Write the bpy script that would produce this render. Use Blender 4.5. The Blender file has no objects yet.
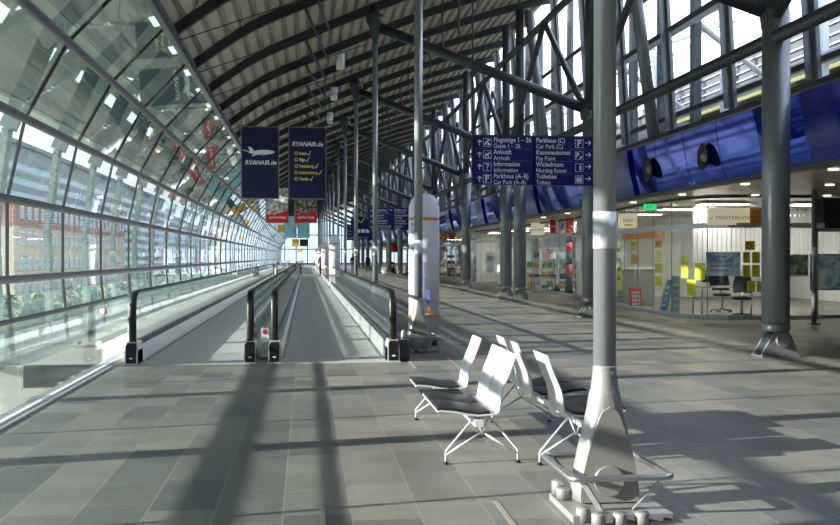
import bpy, math, random
from mathutils import Vector
random.seed(7)
C = bpy.context.scene.collection
PI = math.pi
CAMH = 1.5; YAW = math.atan(.114)
CY, SY = math.cos(YAW), math.sin(YAW)

# ------------------------------------------------------------ helpers
def wx(px, t):            # world X,Y of image column px at depth t
    u = (px-420)/1000.0
    return (SY+u*CY)*t, (CY-u*SY)*t

class MB:
    def __init__(s): s.v = []; s.f = []; s.sm = []
    def add(s, vs, fs, smooth=False):
        n = len(s.v); s.v += [tuple(v) for v in vs]
        for f in fs: s.f.append([n+i for i in f]); s.sm.append(smooth)
        return s
    def box(s, x0, x1, y0, y1, z0, z1):
        vs = [(x0,y0,z0),(x1,y0,z0),(x1,y1,z0),(x0,y1,z0),(x0,y0,z1),(x1,y0,z1),(x1,y1,z1),(x0,y1,z1)]
        return s.add(vs, [(0,3,2,1),(4,5,6,7),(0,1,5,4),(1,2,6,5),(2,3,7,6),(3,0,4,7)])
    def tube(s, pts, r, n=12, caps=True, closed=False):
        pts = [Vector(p) for p in pts]; m = len(pts)
        rs = r if isinstance(r, (list, tuple)) else [r]*m
        vs = []; ref = None
        for i, p in enumerate(pts):
            if closed: d = (pts[(i+1) % m]-pts[i-1])
            else: d = pts[min(i+1, m-1)]-pts[max(i-1, 0)]
            d.normalize()
            if ref is None:
                ref = Vector((0,0,1)) if abs(d.z) < .9 else Vector((0,1,0))
            a = d.cross(ref).normalized(); b = a.cross(d).normalized(); ref = b
            for k in range(n):
                th = 2*PI*k/n
                vs.append(p+rs[i]*(math.cos(th)*a+math.sin(th)*b))
        fs = []
        for i in range(m if closed else m-1):
            j = (i+1) % m
            for k in range(n):
                q = (k+1) % n
                fs.append((i*n+k, i*n+q, j*n+q, j*n+k))
        s.add(vs, fs, True)
        if caps and not closed:
            b = len(s.v)-m*n
            s.f.append([b+k for k in range(n)][::-1]); s.sm.append(False)
            s.f.append([b+(m-1)*n+k for k in range(n)]); s.sm.append(False)
        return s
    def bar(s, a, b, w, h):        # rectangular bar from a to b
        a = Vector(a); b = Vector(b); d = (b-a).normalized()
        ref = Vector((0,0,1)) if abs(d.z) < .95 else Vector((0,1,0))
        u = d.cross(ref).normalized(); v = u.cross(d).normalized()
        vs = []
        for p in (a, b):
            for (i, j) in ((-1,-1),(1,-1),(1,1),(-1,1)):
                vs.append(p+u*i*w/2+v*j*h/2)
        return s.add(vs, [(0,3,2,1),(4,5,6,7),(0,1,5,4),(1,2,6,5),(2,3,7,6),(3,0,4,7)])
    def rings(s, rings, smooth=True, caps=True):
        n = len(rings[0]); vs = [p for r in rings for p in r]; fs = []
        for i in range(len(rings)-1):
            for k in range(n):
                q = (k+1) % n
                fs.append((i*n+k, i*n+q, (i+1)*n+q, (i+1)*n+k))
        b = len(s.v); s.add(vs, fs, smooth)
        if caps:
            s.f.append([b+k for k in range(n)][::-1]); s.sm.append(False)
            s.f.append([b+(len(rings)-1)*n+k for k in range(n)]); s.sm.append(False)
        return s
    def lathe(s, prof, cx=0, cy=0, n=24, ey=1.0, smooth=True):
        return s.rings([[(cx+r*math.cos(2*PI*k/n), cy+ey*r*math.sin(2*PI*k/n), z) for k in range(n)] for r, z in prof], smooth)
    def cyl(s, x, y, z0, z1, r, n=16): return s.tube([(x,y,z0),(x,y,z1)], r, n)
    def prism(s, poly, axis, a, b, smooth=False):   # poly 2D extruded along axis from a to b
        def P(p, q):
            if axis == 'x': return (q, p[0], p[1])
            if axis == 'y': return (p[0], q, p[1])
            return (p[0], p[1], q)
        n = len(poly); vs = [P(p, a) for p in poly]+[P(p, b) for p in poly]
        fs = [(i, (i+1) % n, n+(i+1) % n, n+i) for i in range(n)]
        st = len(s.v); s.add(vs, fs, smooth)
        s.f.append([st+i for i in range(n)][::-1]); s.sm.append(False)
        s.f.append([st+n+i for i in range(n)]); s.sm.append(False)
        return s
    def build(s, name, mat, parent=None, at=None):
        me = bpy.data.meshes.new(name)
        off = Vector((0,0,0))
        if parent is None and at is not None: off = Vector(at)
        vs = [tuple(Vector(v)-off) for v in s.v]
        me.from_pydata(vs, [], s.f); me.update()
        for p, k in zip(me.polygons, s.sm): p.use_smooth = k
        import bmesh
        bm = bmesh.new(); bm.from_mesh(me); bmesh.ops.recalc_face_normals(bm, faces=bm.faces); bm.to_mesh(me); bm.free()
        me.materials.append(mat)
        o = bpy.data.objects.new(name, me); C.objects.link(o)
        if parent is not None: o.parent = parent
        else: o.location = off
        return o

def tag(o, label=None, cat=None, group=None, kind=None):
    if label: o['label'] = label
    if cat: o['category'] = cat
    if group: o['group'] = group
    if kind: o['kind'] = kind
    return o
def thing(name, label, cat, loc=(0,0,0), group=None, rz=0):
    o = bpy.data.objects.new(name, None); C.objects.link(o); o.location = loc; o.rotation_euler = (0,0,rz)
    o.empty_display_size = .1
    return tag(o, label, cat, group)
def struct(mb, name, mat, label=None):
    o = mb.build(name, mat); o['kind'] = 'structure'
    if label: o['label'] = label
    return o
def copy_tree(o, parent=None):
    c = o.copy(); C.objects.link(c)
    if parent is not None: c.parent = parent
    for ch in list(o.children): copy_tree(ch, c)
    return c
def text(s, size, loc, mat, parent, rot=(PI/2,0,0), align='LEFT', name='lettering', sx=1.0, bold=0.0, shear=0):
    cu = bpy.data.curves.new('t', 'FONT'); cu.body = s; cu.size = size; cu.align_x = align; cu.extrude = .003
    cu.offset = bold; cu.shear = shear; cu.resolution_u = 3
    to = bpy.data.objects.new('t', cu); C.objects.link(to)
    bpy.context.view_layer.update()
    me = bpy.data.meshes.new_from_object(to.evaluated_get(bpy.context.evaluated_depsgraph_get()))
    bpy.data.objects.remove(to); bpy.data.curves.remove(cu)
    me.materials.clear(); me.materials.append(mat)
    o = bpy.data.objects.new(name, me); C.objects.link(o); o.parent = parent
    o.location = loc; o.rotation_euler = rot; o.scale = (sx,1,1)
    return o

# ------------------------------------------------------------ materials
def srgb(r, g, b):
    f = lambda c: (c/255/12.92) if c/255 <= .04045 else ((c/255+.055)/1.055)**2.4
    return (f(r), f(g), f(b), 1)
def mat(name, col, rough=.5, metal=0, noise=0, nscale=8, bump=0, emit=0, spec=.5, coat=0):
    m = bpy.data.materials.new(name); m.use_nodes = True; nt = m.node_tree; p = nt.nodes['Principled BSDF']
    c = srgb(*col)
    p.inputs['Base Color'].default_value = c; p.inputs['Roughness'].default_value = rough
    p.inputs['Metallic'].default_value = metal; p.inputs['Specular IOR Level'].default_value = spec
    p.inputs['Coat Weight'].default_value = coat
    tc = nt.nodes.new('ShaderNodeTexCoord')
    nz = nt.nodes.new('ShaderNodeTexNoise'); nz.inputs['Scale'].default_value = nscale; nz.inputs['Detail'].default_value = 4
    nt.links.new(tc.outputs['Object'], nz.inputs['Vector'])
    hv = nt.nodes.new('ShaderNodeMix'); hv.data_type = 'RGBA'
    k = max(noise, .03)
    hv.inputs['A'].default_value = tuple(x*(1-k) for x in c[:3])+(1,)
    hv.inputs['B'].default_value = tuple(min(1, x*(1+k)) for x in c[:3])+(1,)
    nt.links.new(nz.outputs['Fac'], hv.inputs['Factor']); nt.links.new(hv.outputs['Result'], p.inputs['Base Color'])
    if bump:
        b = nt.nodes.new('ShaderNodeBump'); b.inputs['Strength'].default_value = bump; b.inputs['Distance'].default_value = .01
        nt.links.new(nz.outputs['Fac'], b.inputs['Height']); nt.links.new(b.outputs['Normal'], p.inputs['Normal'])
    if emit:
        p.inputs['Emission Color'].default_value = c; p.inputs['Emission Strength'].default_value = emit
    return m
def glass(name, tint, ior=1.6, haze=.03, hazecol=(200,220,215), rough=0.0, p=4.3):
    m = bpy.data.materials.new(name); m.use_nodes = True; nt = m.node_tree; nt.nodes.clear()
    out = nt.nodes.new('ShaderNodeOutputMaterial'); tr = nt.nodes.new('ShaderNodeBsdfTransparent')
    tr.inputs['Color'].default_value = srgb(*tint)
    gl = nt.nodes.new('ShaderNodeBsdfGlossy'); gl.inputs['Roughness'].default_value = rough; gl.inputs['Color'].default_value = (.95,.99,1,1)
    di = nt.nodes.new('ShaderNodeBsdfDiffuse'); di.inputs['Color'].default_value = srgb(*hazecol)
    fr = nt.nodes.new('ShaderNodeLayerWeight'); fr.inputs['Blend'].default_value = .5
    # symmetric facing-based reflectance (Schlick) so both sides of the thin pane act alike
    r0 = ((ior-1)/(ior+1))**2*2
    pw = nt.nodes.new('ShaderNodeMath'); pw.operation = 'POWER'; pw.inputs[1].default_value = p
    nt.links.new(fr.outputs['Facing'], pw.inputs[0])
    ma = nt.nodes.new('ShaderNodeMath'); ma.operation = 'MULTIPLY_ADD'; ma.inputs[1].default_value = 1-r0; ma.inputs[2].default_value = r0
    nt.links.new(pw.outputs[0], ma.inputs[0])
    tcn = nt.nodes.new('ShaderNodeTexCoord'); wz = nt.nodes.new('ShaderNodeTexNoise'); wz.inputs['Scale'].default_value = .9
    nt.links.new(tcn.outputs['Object'], wz.inputs['Vector'])
    bp = nt.nodes.new('ShaderNodeBump'); bp.inputs['Strength'].default_value = .12; bp.inputs['Distance'].default_value = .02
    nt.links.new(wz.outputs['Fac'], bp.inputs['Height']); nt.links.new(bp.outputs['Normal'], gl.inputs['Normal'])
    m1 = nt.nodes.new('ShaderNodeMixShader'); m2 = nt.nodes.new('ShaderNodeMixShader')
    m1.inputs[0].default_value = haze
    nt.links.new(tr.outputs[0], m1.inputs[1]); nt.links.new(di.outputs[0], m1.inputs[2])
    nt.links.new(ma.outputs[0], m2.inputs[0]); nt.links.new(m1.outputs[0], m2.inputs[1]); nt.links.new(gl.outputs[0], m2.inputs[2])
    nt.links.new(m2.outputs[0], out.inputs['Surface'])
    return m
def tile_material():
    m = bpy.data.materials.new('slate_tiles'); m.use_nodes = True; nt = m.node_tree; p = nt.nodes['Principled BSDF']; L = nt.links
    tc = nt.nodes.new('ShaderNodeTexCoord'); sp = nt.nodes.new('ShaderNodeSeparateXYZ'); cb = nt.nodes.new('ShaderNodeCombineXYZ')
    L.new(tc.outputs['Object'], sp.inputs[0])
    ad = nt.nodes.new('ShaderNodeMath'); ad.inputs[1].default_value = -.263+40*.398; L.new(sp.outputs['X'], ad.inputs[0])
    L.new(sp.outputs['Y'], cb.inputs['X']); L.new(ad.outputs[0], cb.inputs['Y'])
    def brick(c1, c2, mortar, off=.37):
        b = nt.nodes.new('ShaderNodeTexBrick'); b.offset = off; b.offset_frequency = 2; b.squash = .68; b.squash_frequency = 3
        b.inputs['Scale'].default_value = 1; b.inputs['Brick Width'].default_value = .86; b.inputs['Row Height'].default_value = .398
        b.inputs['Mortar Size'].default_value = .0035; b.inputs['Mortar Smooth'].default_value = .3; b.inputs['Bias'].default_value = 0
        b.inputs['Color1'].default_value = c1; b.inputs['Color2'].default_value = c2; b.inputs['Mortar'].default_value = mortar
        L.new(cb.outputs[0], b.inputs['Vector']); return b
    b = brick(srgb(92,96,94), srgb(127,126,117), srgb(150,146,132))
    nz = nt.nodes.new('ShaderNodeTexNoise'); nz.inputs['Scale'].default_value = 2.2; nz.inputs['Detail'].default_value = 9; nz.inputs['Roughness'].default_value = .65
    L.new(tc.outputs['Object'], nz.inputs['Vector'])
    rp = nt.nodes.new('ShaderNodeMapRange'); rp.inputs['From Min'].default_value = .3; rp.inputs['From Max'].default_value = .7
    rp.inputs['To Min'].default_value = .82; rp.inputs['To Max'].default_value = 1.16; L.new(nz.outputs['Fac'], rp.inputs['Value'])
    mx = nt.nodes.new('ShaderNodeVectorMath'); mx.operation = 'SCALE'
    L.new(b.outputs['Color'], mx.inputs[0]); L.new(rp.outputs[0], mx.inputs['Scale']); L.new(mx.outputs[0], p.inputs['Base Color'])
    r2 = nt.nodes.new('ShaderNodeMapRange'); r2.inputs['To Min'].default_value = .34; r2.inputs['To Max'].default_value = .55
    L.new(nz.outputs['Fac'], r2.inputs['Value']); L.new(r2.outputs[0], p.inputs['Roughness'])
    bp = nt.nodes.new('ShaderNodeBump'); bp.inputs['Strength'].default_value = .15; bp.inputs['Distance'].default_value = .004
    L.new(nz.outputs['Fac'], bp.inputs['Height']); L.new(bp.outputs['Normal'], p.inputs['Normal'])
    return m
def brick_facade():
    m = bpy.data.materials.new('brick_facade'); m.use_nodes = True; nt = m.node_tree; p = nt.nodes['Principled BSDF']; L = nt.links
    tc = nt.nodes.new('ShaderNodeTexCoord'); b = nt.nodes.new('ShaderNodeTexBrick'); b.inputs['Scale'].default_value = 2
    b.inputs['Color1'].default_value = srgb(205,190,160); b.inputs['Color2'].default_value = srgb(192,176,146); b.inputs['Mortar'].default_value = srgb(190,180,160)
    mp = nt.nodes.new('ShaderNodeMapping'); mp.inputs['Rotation'].default_value = (0, PI/2, 0)
    L.new(tc.outputs['Object'], mp.inputs[0]); L.new(mp.outputs[0], b.inputs['Vector']); L.new(b.outputs['Color'], p.inputs['Base Color'])
    p.inputs['Roughness'].default_value = .9
    return m
def picture_material(name, c1, c2, c3, scale=2.0):
    m = bpy.data.materials.new(name); m.use_nodes = True; nt = m.node_tree; p = nt.nodes['Principled BSDF']; L = nt.links
    tc = nt.nodes.new('ShaderNodeTexCoord'); nz = nt.nodes.new('ShaderNodeTexNoise'); nz.inputs['Scale'].default_value = scale; nz.inputs['Detail'].default_value = 6
    L.new(tc.outputs['Object'], nz.inputs['Vector']); r = nt.nodes.new('ShaderNodeValToRGB')
    r.color_ramp.elements[0].position = .36; r.color_ramp.elements[0].color = srgb(*c1)
    r.color_ramp.elements[1].position = .64; r.color_ramp.elements[1].color = srgb(*c3)
    e = r.color_ramp.elements.new(.5); e.color = srgb(*c2)
    L.new(nz.outputs['Fac'], r.inputs[0]); L.new(r.outputs[0], p.inputs['Base Color']); p.inputs['Roughness'].default_value = .4
    return m

M = dict(
 floor=tile_material(),
 steel=mat('painted_grey_steel', (128,133,140), .34, .35, noise=.06),
 steel_d=mat('dark_grey_steel', (66,70,78), .42, .3, noise=.08),
 rib=mat('dark_roof_steel', (52,53,56), .6, .1, noise=.1),
 sheet=mat('trapezoidal_sheet', (178,173,158), .6, 0, noise=.06, nscale=1.5),
 stain=mat('brushed_stainless', (190,192,196), .3, .9, noise=.05, nscale=30),
 silver=mat('silver_paint', (150,150,149), .36, .35, noise=.05),
 white=mat('white_powder_coat', (198,200,204), .4, .1), facet=mat('matt_grey_plate', (138,136,133), .5, .2),
 black=mat('black_rubber', (20,21,23), .42),
 blackm=mat('black_plastic', (24,25,28), .3),
 leather=mat('black_leather', (44,44,47), .38, noise=.2, nscale=30, bump=.3),
 belt=mat('walkway_pallet', (186,186,186), .42, .2, noise=.12, nscale=3),
 alu=mat('aluminium', (198,200,202), .36, .35, noise=.05),
 glassF=glass('facade_glass', (206,213,213), 1.8, .24, (168,190,191)),
 glassU=glass('steep_facade_glass', (205,216,213), 2.2, .16, (140,162,158)),
 glassB=glass('balustrade_glass', (248,251,250), 1.4, .05, (175,196,190)),
 glassS=glass('shop_glass', (246,249,249), 1.3, .02, p=7),
 glassC=glass('clerestory_glass', (246,249,251), 1.4, .02),
 glassE=glass('end_glass', (150,162,168), 1.6, .12, (120,130,135)),
 mull=mat('dark_mullion', (40,44,48), .5),
 trans=mat('transom_grey', (104,104,112), .4, .3),
 navy=mat('navy_sign', (16,22,96), .35, spec=.4),
 navyb=mat('navy_banner', (13,18,74), .45, noise=.12, nscale=2),
 signwhite=mat('sign_white', (232,235,240), .5),
 yellow=mat('sign_yellow', (240,216,60), .5),
 red=mat('sign_red', (214,30,36), .45),
 orange=mat('orange_paint', (240,140,24), .5),
 paleblue=mat('pale_blue_banner', (150,205,225), .5, noise=.1, nscale=2),
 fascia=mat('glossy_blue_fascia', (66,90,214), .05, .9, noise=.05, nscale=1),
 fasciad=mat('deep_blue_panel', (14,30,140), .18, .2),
 soffit=mat('soffit_metal', (176,160,132), .3, .3, noise=.1, nscale=1),
 concrete=mat('pale_concrete', (205,200,190), .7, noise=.08),
 lower=mat('lower_floor_grey', (138,150,150), .5, noise=.1, nscale=1),
 ad=mat('white_lilac_panel', (226,224,238), .35),
 adblue=mat('ad_lettering_blue', (112,128,200), .5),
 cream=mat('cream_sign', (245,230,200), .5, emit=.25),
 yposter=mat('yellow_poster', (226,228,40), .55),
 oposter=mat('amber_poster', (240,180,30), .55),
 lamp=mat('lamp_panel', (255,246,228), .5, emit=12),
 lampc=mat('downlight', (255,244,220), .5, emit=1.3),
 green=mat('exit_green', (30,170,90), .5, emit=1.2),
 wallc=mat('shop_wall_white', (232,234,230), .7),
 blind=mat('white_blind', (236,240,244), .6),
 wood=mat('light_wood', (170,130,84), .5, noise=.2, nscale=5),
 grey=mat('mid_grey_board', (142,148,146), .5),
 dark=mat('dark_recess', (36,38,40), .5),
 lblue=mat('leaflet_blue', (96,150,205), .5),
 grass=mat('grass', (96,124,70), .9, noise=.3, nscale=.3),
 asphalt=mat('asphalt', (130,132,134), .9, noise=.1, nscale=.5),
 leaf=mat('tree_leaf', (104,114,92), .8, noise=.4, nscale=1),
 bark=mat('bark', (80,66,52), .9, noise=.3),
 brick=brick_facade(), brickr=mat('red_brick', (168,122,108), .9, noise=.15, nscale=3),
 wglass=mat('far_window_glass', (120,150,170), .2), rooft=mat('grey_roof', (110,115,120), .8), shaft=mat('silver_grey_shaft', (158,161,167), .28, .5), office=mat('sky_cover_cladding', (128,142,142), .7),
 carg=mat('green_car_paint', (150,200,70), .3), card=mat('dark_car_paint', (60,70,80), .3), cars=mat('silver_car_paint', (190,195,200), .3),
 skin=mat('skin', (200,150,125), .6), cloth_d=mat('dark_clothing', (36,38,48), .8), cloth_b=mat('beige_clothing', (170,160,140), .8), hair=mat('hair', (50,38,30), .7),
 outsteel=mat('white_tube_steel', (214,222,228), .5), yel2=mat('cream_yellow_beam', (225,214,130), .6),
 shell=mat('sunscreen_panel', (186,196,192), .6, noise=.08, nscale=.6), palebeam=mat('pale_beam', (118,134,134), .6),
 trimb=mat('brass_trim', (196,188,168), .3, .6), band=mat('reflective_band', (214,218,224), .3, .2),
)
def belt_mat():
    m = M['belt']; nt = m.node_tree; p = nt.nodes['Principled BSDF']; L = nt.links
    tc = nt.nodes.new('ShaderNodeTexCoord'); w = nt.nodes.new('ShaderNodeTexWave'); w.bands_direction = 'X'
    w.inputs['Scale'].default_value = 12; L.new(tc.outputs['Object'], w.inputs['Vector'])
    b = nt.nodes.new('ShaderNodeBump'); b.inputs['Strength'].default_value = .3; b.inputs['Distance'].default_value = .004
    L.new(w.outputs['Fac'], b.inputs['Height']); L.new(b.outputs['Normal'], p.inputs['Normal'])
belt_mat()

ORD = ['first','second','third','fourth','fifth','sixth','seventh','eighth','ninth','tenth','eleventh','twelfth','thirteenth','fourteenth','fifteenth']

# ------------------------------------------------------------ floor and slabs
YN, YF = -5.0, 178.0
fm = MB()
fm.box(-2.66, 30, YN, 14.2, -.35, 0)
fm.box(1.45, 30, 14.2, YF, -.35, 0)
struct(fm, 'floor', M['floor'])
ww = MB(); ww.box(-2.62, 1.45, 14.2, YF, -.35, -.012); struct(ww, 'floor_walkway_pit', M['grey'])
lg = MB(); lg.box(-3.86, -2.62, 14.25, YF, -.3, 0); struct(lg, 'floor_ledge', M['concrete'])
lf = MB(); lf.box(-4.4, 1.0, YN, 14.2, -4.2, -4.0); struct(lf, 'floor_lower', M['lower'])
sw = MB(); sw.box(-2.66, -2.5, YN, 14.2, -4.0, -.35); struct(sw, 'wall_lower', M['lower'])
ev = MB(); ev.box(-4.3, -2.66, 14.25, 14.4, -4.0, -.0); struct(ev, 'wall_void_end', M['concrete'])

# ------------------------------------------------------------ left glass facade
P = [(-3.2,-3.3),(-3.72,-2.28),(-4.03,-1.16),(-4.22,0.0),(-4.32,1.17),(-4.32,2.34),(-4.07,3.5),(-3.47,4.62),(-2.55,5.62)]
BAY = 10/3.0; MY0 = 15.1
bays = [k for k in range(-6, 49)]
wn = 0
for i in range(len(P)-1):
    (xa, za), (xb, zb) = P[i], P[i+1]
    dx, dz = xb-xa, zb-za; L_ = math.hypot(dx, dz); nx, nz = -dz/L_, dx/L_      # outward normal
    for k in bays:
        y0 = MY0+BAY*k; y1 = y0+BAY
        if i < 3 and y0 > 16: continue
        wn += 1
        g = MB(); e = .012
        g.add([(xa,y0+.02,za),(xa,y1-.02,za),(xb,y1-.02,zb),(xb,y0+.02,zb)], [(0,1,2,3)])
        o = g.build('window_%d' % wn, M['glassU'] if i >= 6 else M['glassF']); o['kind'] = 'structure'
        f = MB(); f.bar((xa-nx*.01,y0,za-nz*.01), (xb-nx*.01,y0,zb-nz*.01), .04, .04)
        f.build('window_frame', M['mull'], o)
for i, (x, z) in enumerate(P):
    if i in (0,): continue
    t = MB(); y1 = YF if i >= 3 else 16
    if i == len(P)-1:
        t.box(x+.0, x+.13, YN, YF, z-.04, z+.16)
        t.tube([(x+.16,YN,z-.06),(x+.16,YF,z-.06)], .04, 8)
    else:
        t.tube([(x+.05,YN,z),(x+.05,y1,z)], .062, 10)
        t.box(x-.03, x+.02, YN, y1, z-.04, z+.04)
    struct(t, 'trim_%d' % i, M['trans'] if i < len(P)-1 else M['steel_d'])
# curved pale ribs and long beams outside the glass
for k in range(-5, 46):
    y = MY0+BAY*(k+.58)
    r = MB()
    pts = [(-4.75,-4.5),(-5.0,-2),(-5.0,0),(-5.05,2.0),(-4.85,3.6),(-4.2,5.1),(-3.2,6.2)]
    for a, b in zip(pts[:-1], pts[1:]):
        r.bar((a[0],y,a[1]), (b[0],y,b[1]), .10 if k < 6 else .08, .28)
    o = struct(r, 'trim_%d' % (20+k+5), M['palebeam'])
b1 = MB(); b1.bar((-4.95,YN,4.2),(-4.95,YF,4.2), .3, .24); struct(b1, 'trim_80', M['concrete'])
b2 = MB(); b2.bar((-4.2,YN,5.72),(-4.2,YF,5.72), .3, .2); struct(b2, 'trim_81', M['concrete'])
# outer sunscreen shell above the sight line, with small open slots
sp = [(-5.75,4.25),(-5.5,5.3),(-4.9,6.3),(-4.0,7.0),(-2.9,7.35),(-2.0,7.3)]
s = MB()
def slab(p, q, y0, y1):
    s.add([(p[0],y0,p[1]),(q[0],y0,q[1]),(q[0],y1,q[1]),(p[0],y1,p[1])], [(0,1,2,3)])
for i in range(len(sp)-1):
    p, q = sp[i], sp[i+1]
    if i in (1, 3):
        for k in range(-2, 20):
            y0 = -5+k*BAY; 
            if y0 < YN: continue
            m1 = (p[0]*.7+q[0]*.3, p[1]*.7+q[1]*.3); m2 = (p[0]*.45+q[0]*.55, p[1]*.45+q[1]*.55)
            slab(p, m1, y0, y0+BAY); slab(m2, q, y0, y0+BAY); slab(m1, m2, y0, y0+BAY*.7)
        slab(p, q, -5+20*BAY, YF)
    else: slab(p, q, YN, YF)
struct(s, 'ceiling_sunscreen', M['shell'])

# ------------------------------------------------------------ roof
def roof_z(x):
    pts = [(-2.6,5.72),(-1.32,6.62),(-.2,7.16),(2.07,8.14),(4.5,9.06),(7.2,9.9),(8.6,10.2)]
    # smooth interpolation
    for (a, za), (b, zb) in zip(pts[:-1], pts[1:]):
        if x <= b:
            i = pts.index((a, za)); 
            def slope(j):
                j0, j1 = max(j-1, 0), min(j+1, len(pts)-1)
                return (pts[j1][1]-pts[j0][1])/(pts[j1][0]-pts[j0][0])
            t = (x-a)/(b-a); h = b-a; m0, m1 = slope(i)*h, slope(i+1)*h
            return (2*t**3-3*t**2+1)*za+(t**3-2*t**2+t)*m0+(-2*t**3+3*t**2)*zb+(t**3-t**2)*m1
    return pts[-1][1]
ce = MB(); vs = []
x = -2.55; pitch = .30; prof = []
while x < 8.2:
    for dx, h in ((0,.0),(.15,.0),(.20,.13),(.25,.13)):
        xx = x+dx; prof.append((xx, roof_z(min(xx, 8.5))+.10+h))
    x += pitch
for (a, b) in prof: vs.append((a, YN, b))
for (a, b) in prof: vs.append((a, YF, b))
n = len(prof); ce.add(vs, [(i, i+1, n+i+1, n+i) for i in range(n-1)])
# upper skin closes the roof above the sheet
for (a, b) in prof[::4]: pass
vs2 = [(a, YN, b+.5) for a, b in prof[::4]]+[(a, YF, b+.5) for a, b in prof[::4]]; n2 = len(prof[::4])
ce.add(vs2, [(i, i+1, n2+i+1, n2+i) for i in range(n2-1)])
struct(ce, 'ceiling', M['sheet'])
NR = 40
ribY = [MY0+BAY*(k+.28) for k in range(-4, NR)]
for i, y in enumerate(ribY):
    r = MB(); xs = [-2.45+.45*j for j in range(25)]
    for a, b in zip(xs[:-1], xs[1:]):
        za, zb = roof_z(a)-.03, roof_z(b)-.03
        r.bar((a,y,za), (b,y,zb), .05, .20)
        r.bar((a,y,za-.10), (b,y,zb-.10), .13, .03)
        r.bar((a,y,za+.10), (b,y,zb+.10), .13, .03)
    r.tube([(-2.4,y,5.6),(1.6,y,7.05)], .012, 6)
    # little raking strut under each rib
    r.tube([(0,y,roof_z(0)-.18),(.62,y+6.66,roof_z(.62)-.2)], .035, 8)
    r.tube([(4.0,y,roof_z(4)-.18),(4.5,y+3.33,roof_z(4)-.75)], .03, 8)
    struct(r, 'trim_%d' % (100+i), M['rib'])
bw = MB(); bw.box(-5.8,30,YF+.3,YF+.5,-4,.3); struct(bw, 'wall_back', M['grey'])
eg = MB(); eg.add([(-5.8,YF+.2,.3),(30,YF+.2,.3),(30,YF+.2,12),(-5.8,YF+.2,12)],[(0,1,2,3)]); eo = eg.build('window_900', M['glassE']); eo['kind'] = 'structure'
ef = MB()
for q in range(19): ef.box(-5.8+2*q,-5.65+2*q,YF,YF+.15,.3,12)
for q in range(4): ef.box(-5.8,30,YF,YF+.15,.3+2.5*q,.45+2.5*q)
ef.build('window_frame', M['steel_d'], eo)
ne = MB(); ne.box(-5.8, 30, YN-.3, YN, -4, 12); struct(ne, 'wall_front', M['grey'])

# white lights hanging under the roof
cl_proto = None
for i, (px, t, py) in enumerate(((340.5,29,62),(334,35,94),(330,41,118))):
    X, Y = wx(px, t); z = 1.5+(257-py)/1000*t
    if cl_proto is None:
        o = thing('pendant_light', '', 'light', (X,Y,z), 'white cylinder lights under the roof')
        MB().cyl(0,0,-.22,.22,.12,16).build('lamp_shade', M['signwhite'], o)
        MB().cyl(0,0,.22,.9,.012,8).build('rod', M['rib'], o); cl_proto = o
    else: o = copy_tree(cl_proto); o.location = (X,Y,z)
    o['label'] = ['largest and nearest white cylinder light hanging under the corrugated roof','middle one of three white cylinder lights under the roof','farthest and lowest white cylinder light under the roof'][i]

# ------------------------------------------------------------ slim columns along the walkway
def slim_column(full=True):
    o = thing('slim_column', '', 'column', (1.785,5.85,0), 'slim grey columns beside the moving walkway')
    MB().tube([(0,0,.80),(0,0,7.35)], .068, 24).build('shaft', M['shaft'], o)
    MB().tube([(0,0,1.55),(0,0,1.77)], .0705, 24).build('reflective_band', M['band'], o)['label'] = 'pale band around the shaft'
    MB().lathe([(.068,.80),(.0715,.81),(.0715,.84),(.068,.85)]).build('collar', M['silver'], o)
    prof = [(.069,.84),(.074,.79),(.085,.70),(.092,.69),(.106,.60),(.132,.48),(.163,.35),(.188,.22),(.202,.12),(.204,.05)]
    rings = []
    N = 64; clip = .10
    for r, z in prof:
        ring = []
        for k in range(N):
            a = 2*PI*k/N; x_, y_ = r*math.cos(a), r*math.sin(a)
            ring.append((x_, max(-clip, min(clip, y_)), z))
        rings.append(ring)
    foot = MB().rings(rings, smooth=False).build('tapered_foot', M['silver'], o)
    for p in foot.data.polygons:
        if abs(p.normal.y) < .97: p.use_smooth = True
    MB().tube([(-.01,-.135,.178),(-.01,.135,.178)], .088, 32).build('hinge_pin', M['silver'], o)
    pz = [(.6,.0)]
    for i_ in range(12):
        z = .585-.535*i_/11
        for (r0_, z0_), (r1_, z1_) in zip(prof[:-1], prof[1:]):
            if z1_ <= z <= z0_: r = r0_+(r1_-r0_)*(z0_-z)/(z0_-z1_)
        pz.append((z, math.sqrt(max(r*r-clip*clip, 0))+.002))
    poly = [(w_, z) for z, w_ in pz[1:]]+[(-w_, z) for z, w_ in pz[::-1][:-1]]+[(0,.612)]
    for sy in (-1, 1):
        MB().prism(poly, 'y', sy*(clip-.002), sy*(clip+.014)).build('flat_plate', M['facet'], o)
    MB().box(-.29,.29,-.36,.20,0,.04).build('base_plate', M['silver'], o)
    g = []
    hw, hd, z, rr = .295, .35, .245, .05
    pts = []
    for (cx, cy, a0) in ((hw-rr,hd-rr,0),(-hw+rr,hd-rr,90),(-hw+rr,-hd+rr,180),(hw-rr,-hd+rr,270)):
        for q in range(5):
            a = math.radians(a0+q*22.5); pts.append((cx+rr*math.cos(a), cy+rr*math.sin(a), z))
    MB().tube(pts, .0195, 12, closed=True).build('guard_rail', M['stain'], o)
    for sx in (-1, 1):
        for sy in (-1, 1):
            MB().bar((sx*.24, sy*.335, .245), (sx*.10, sy*.24, .045), .05, .008).build('rail_bracket', M['silver'], o)
    for bx, by, bh in ((-.165,-.43,.07),(-.04,-.43,.07),(.085,-.43,.07),(-.225,-.33,.08),(-.25,.14,.13),(-.25,.02,.11)):
        if by > -.26: bz0 = .05
        else: bz0 = 0
        MB().lathe([(.040,bz0),(.040,bh-.004),(.037,bh),(.0,bh)], bx, by, 20).build('bollard_cap', M['silver'], o)
    return o
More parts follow.
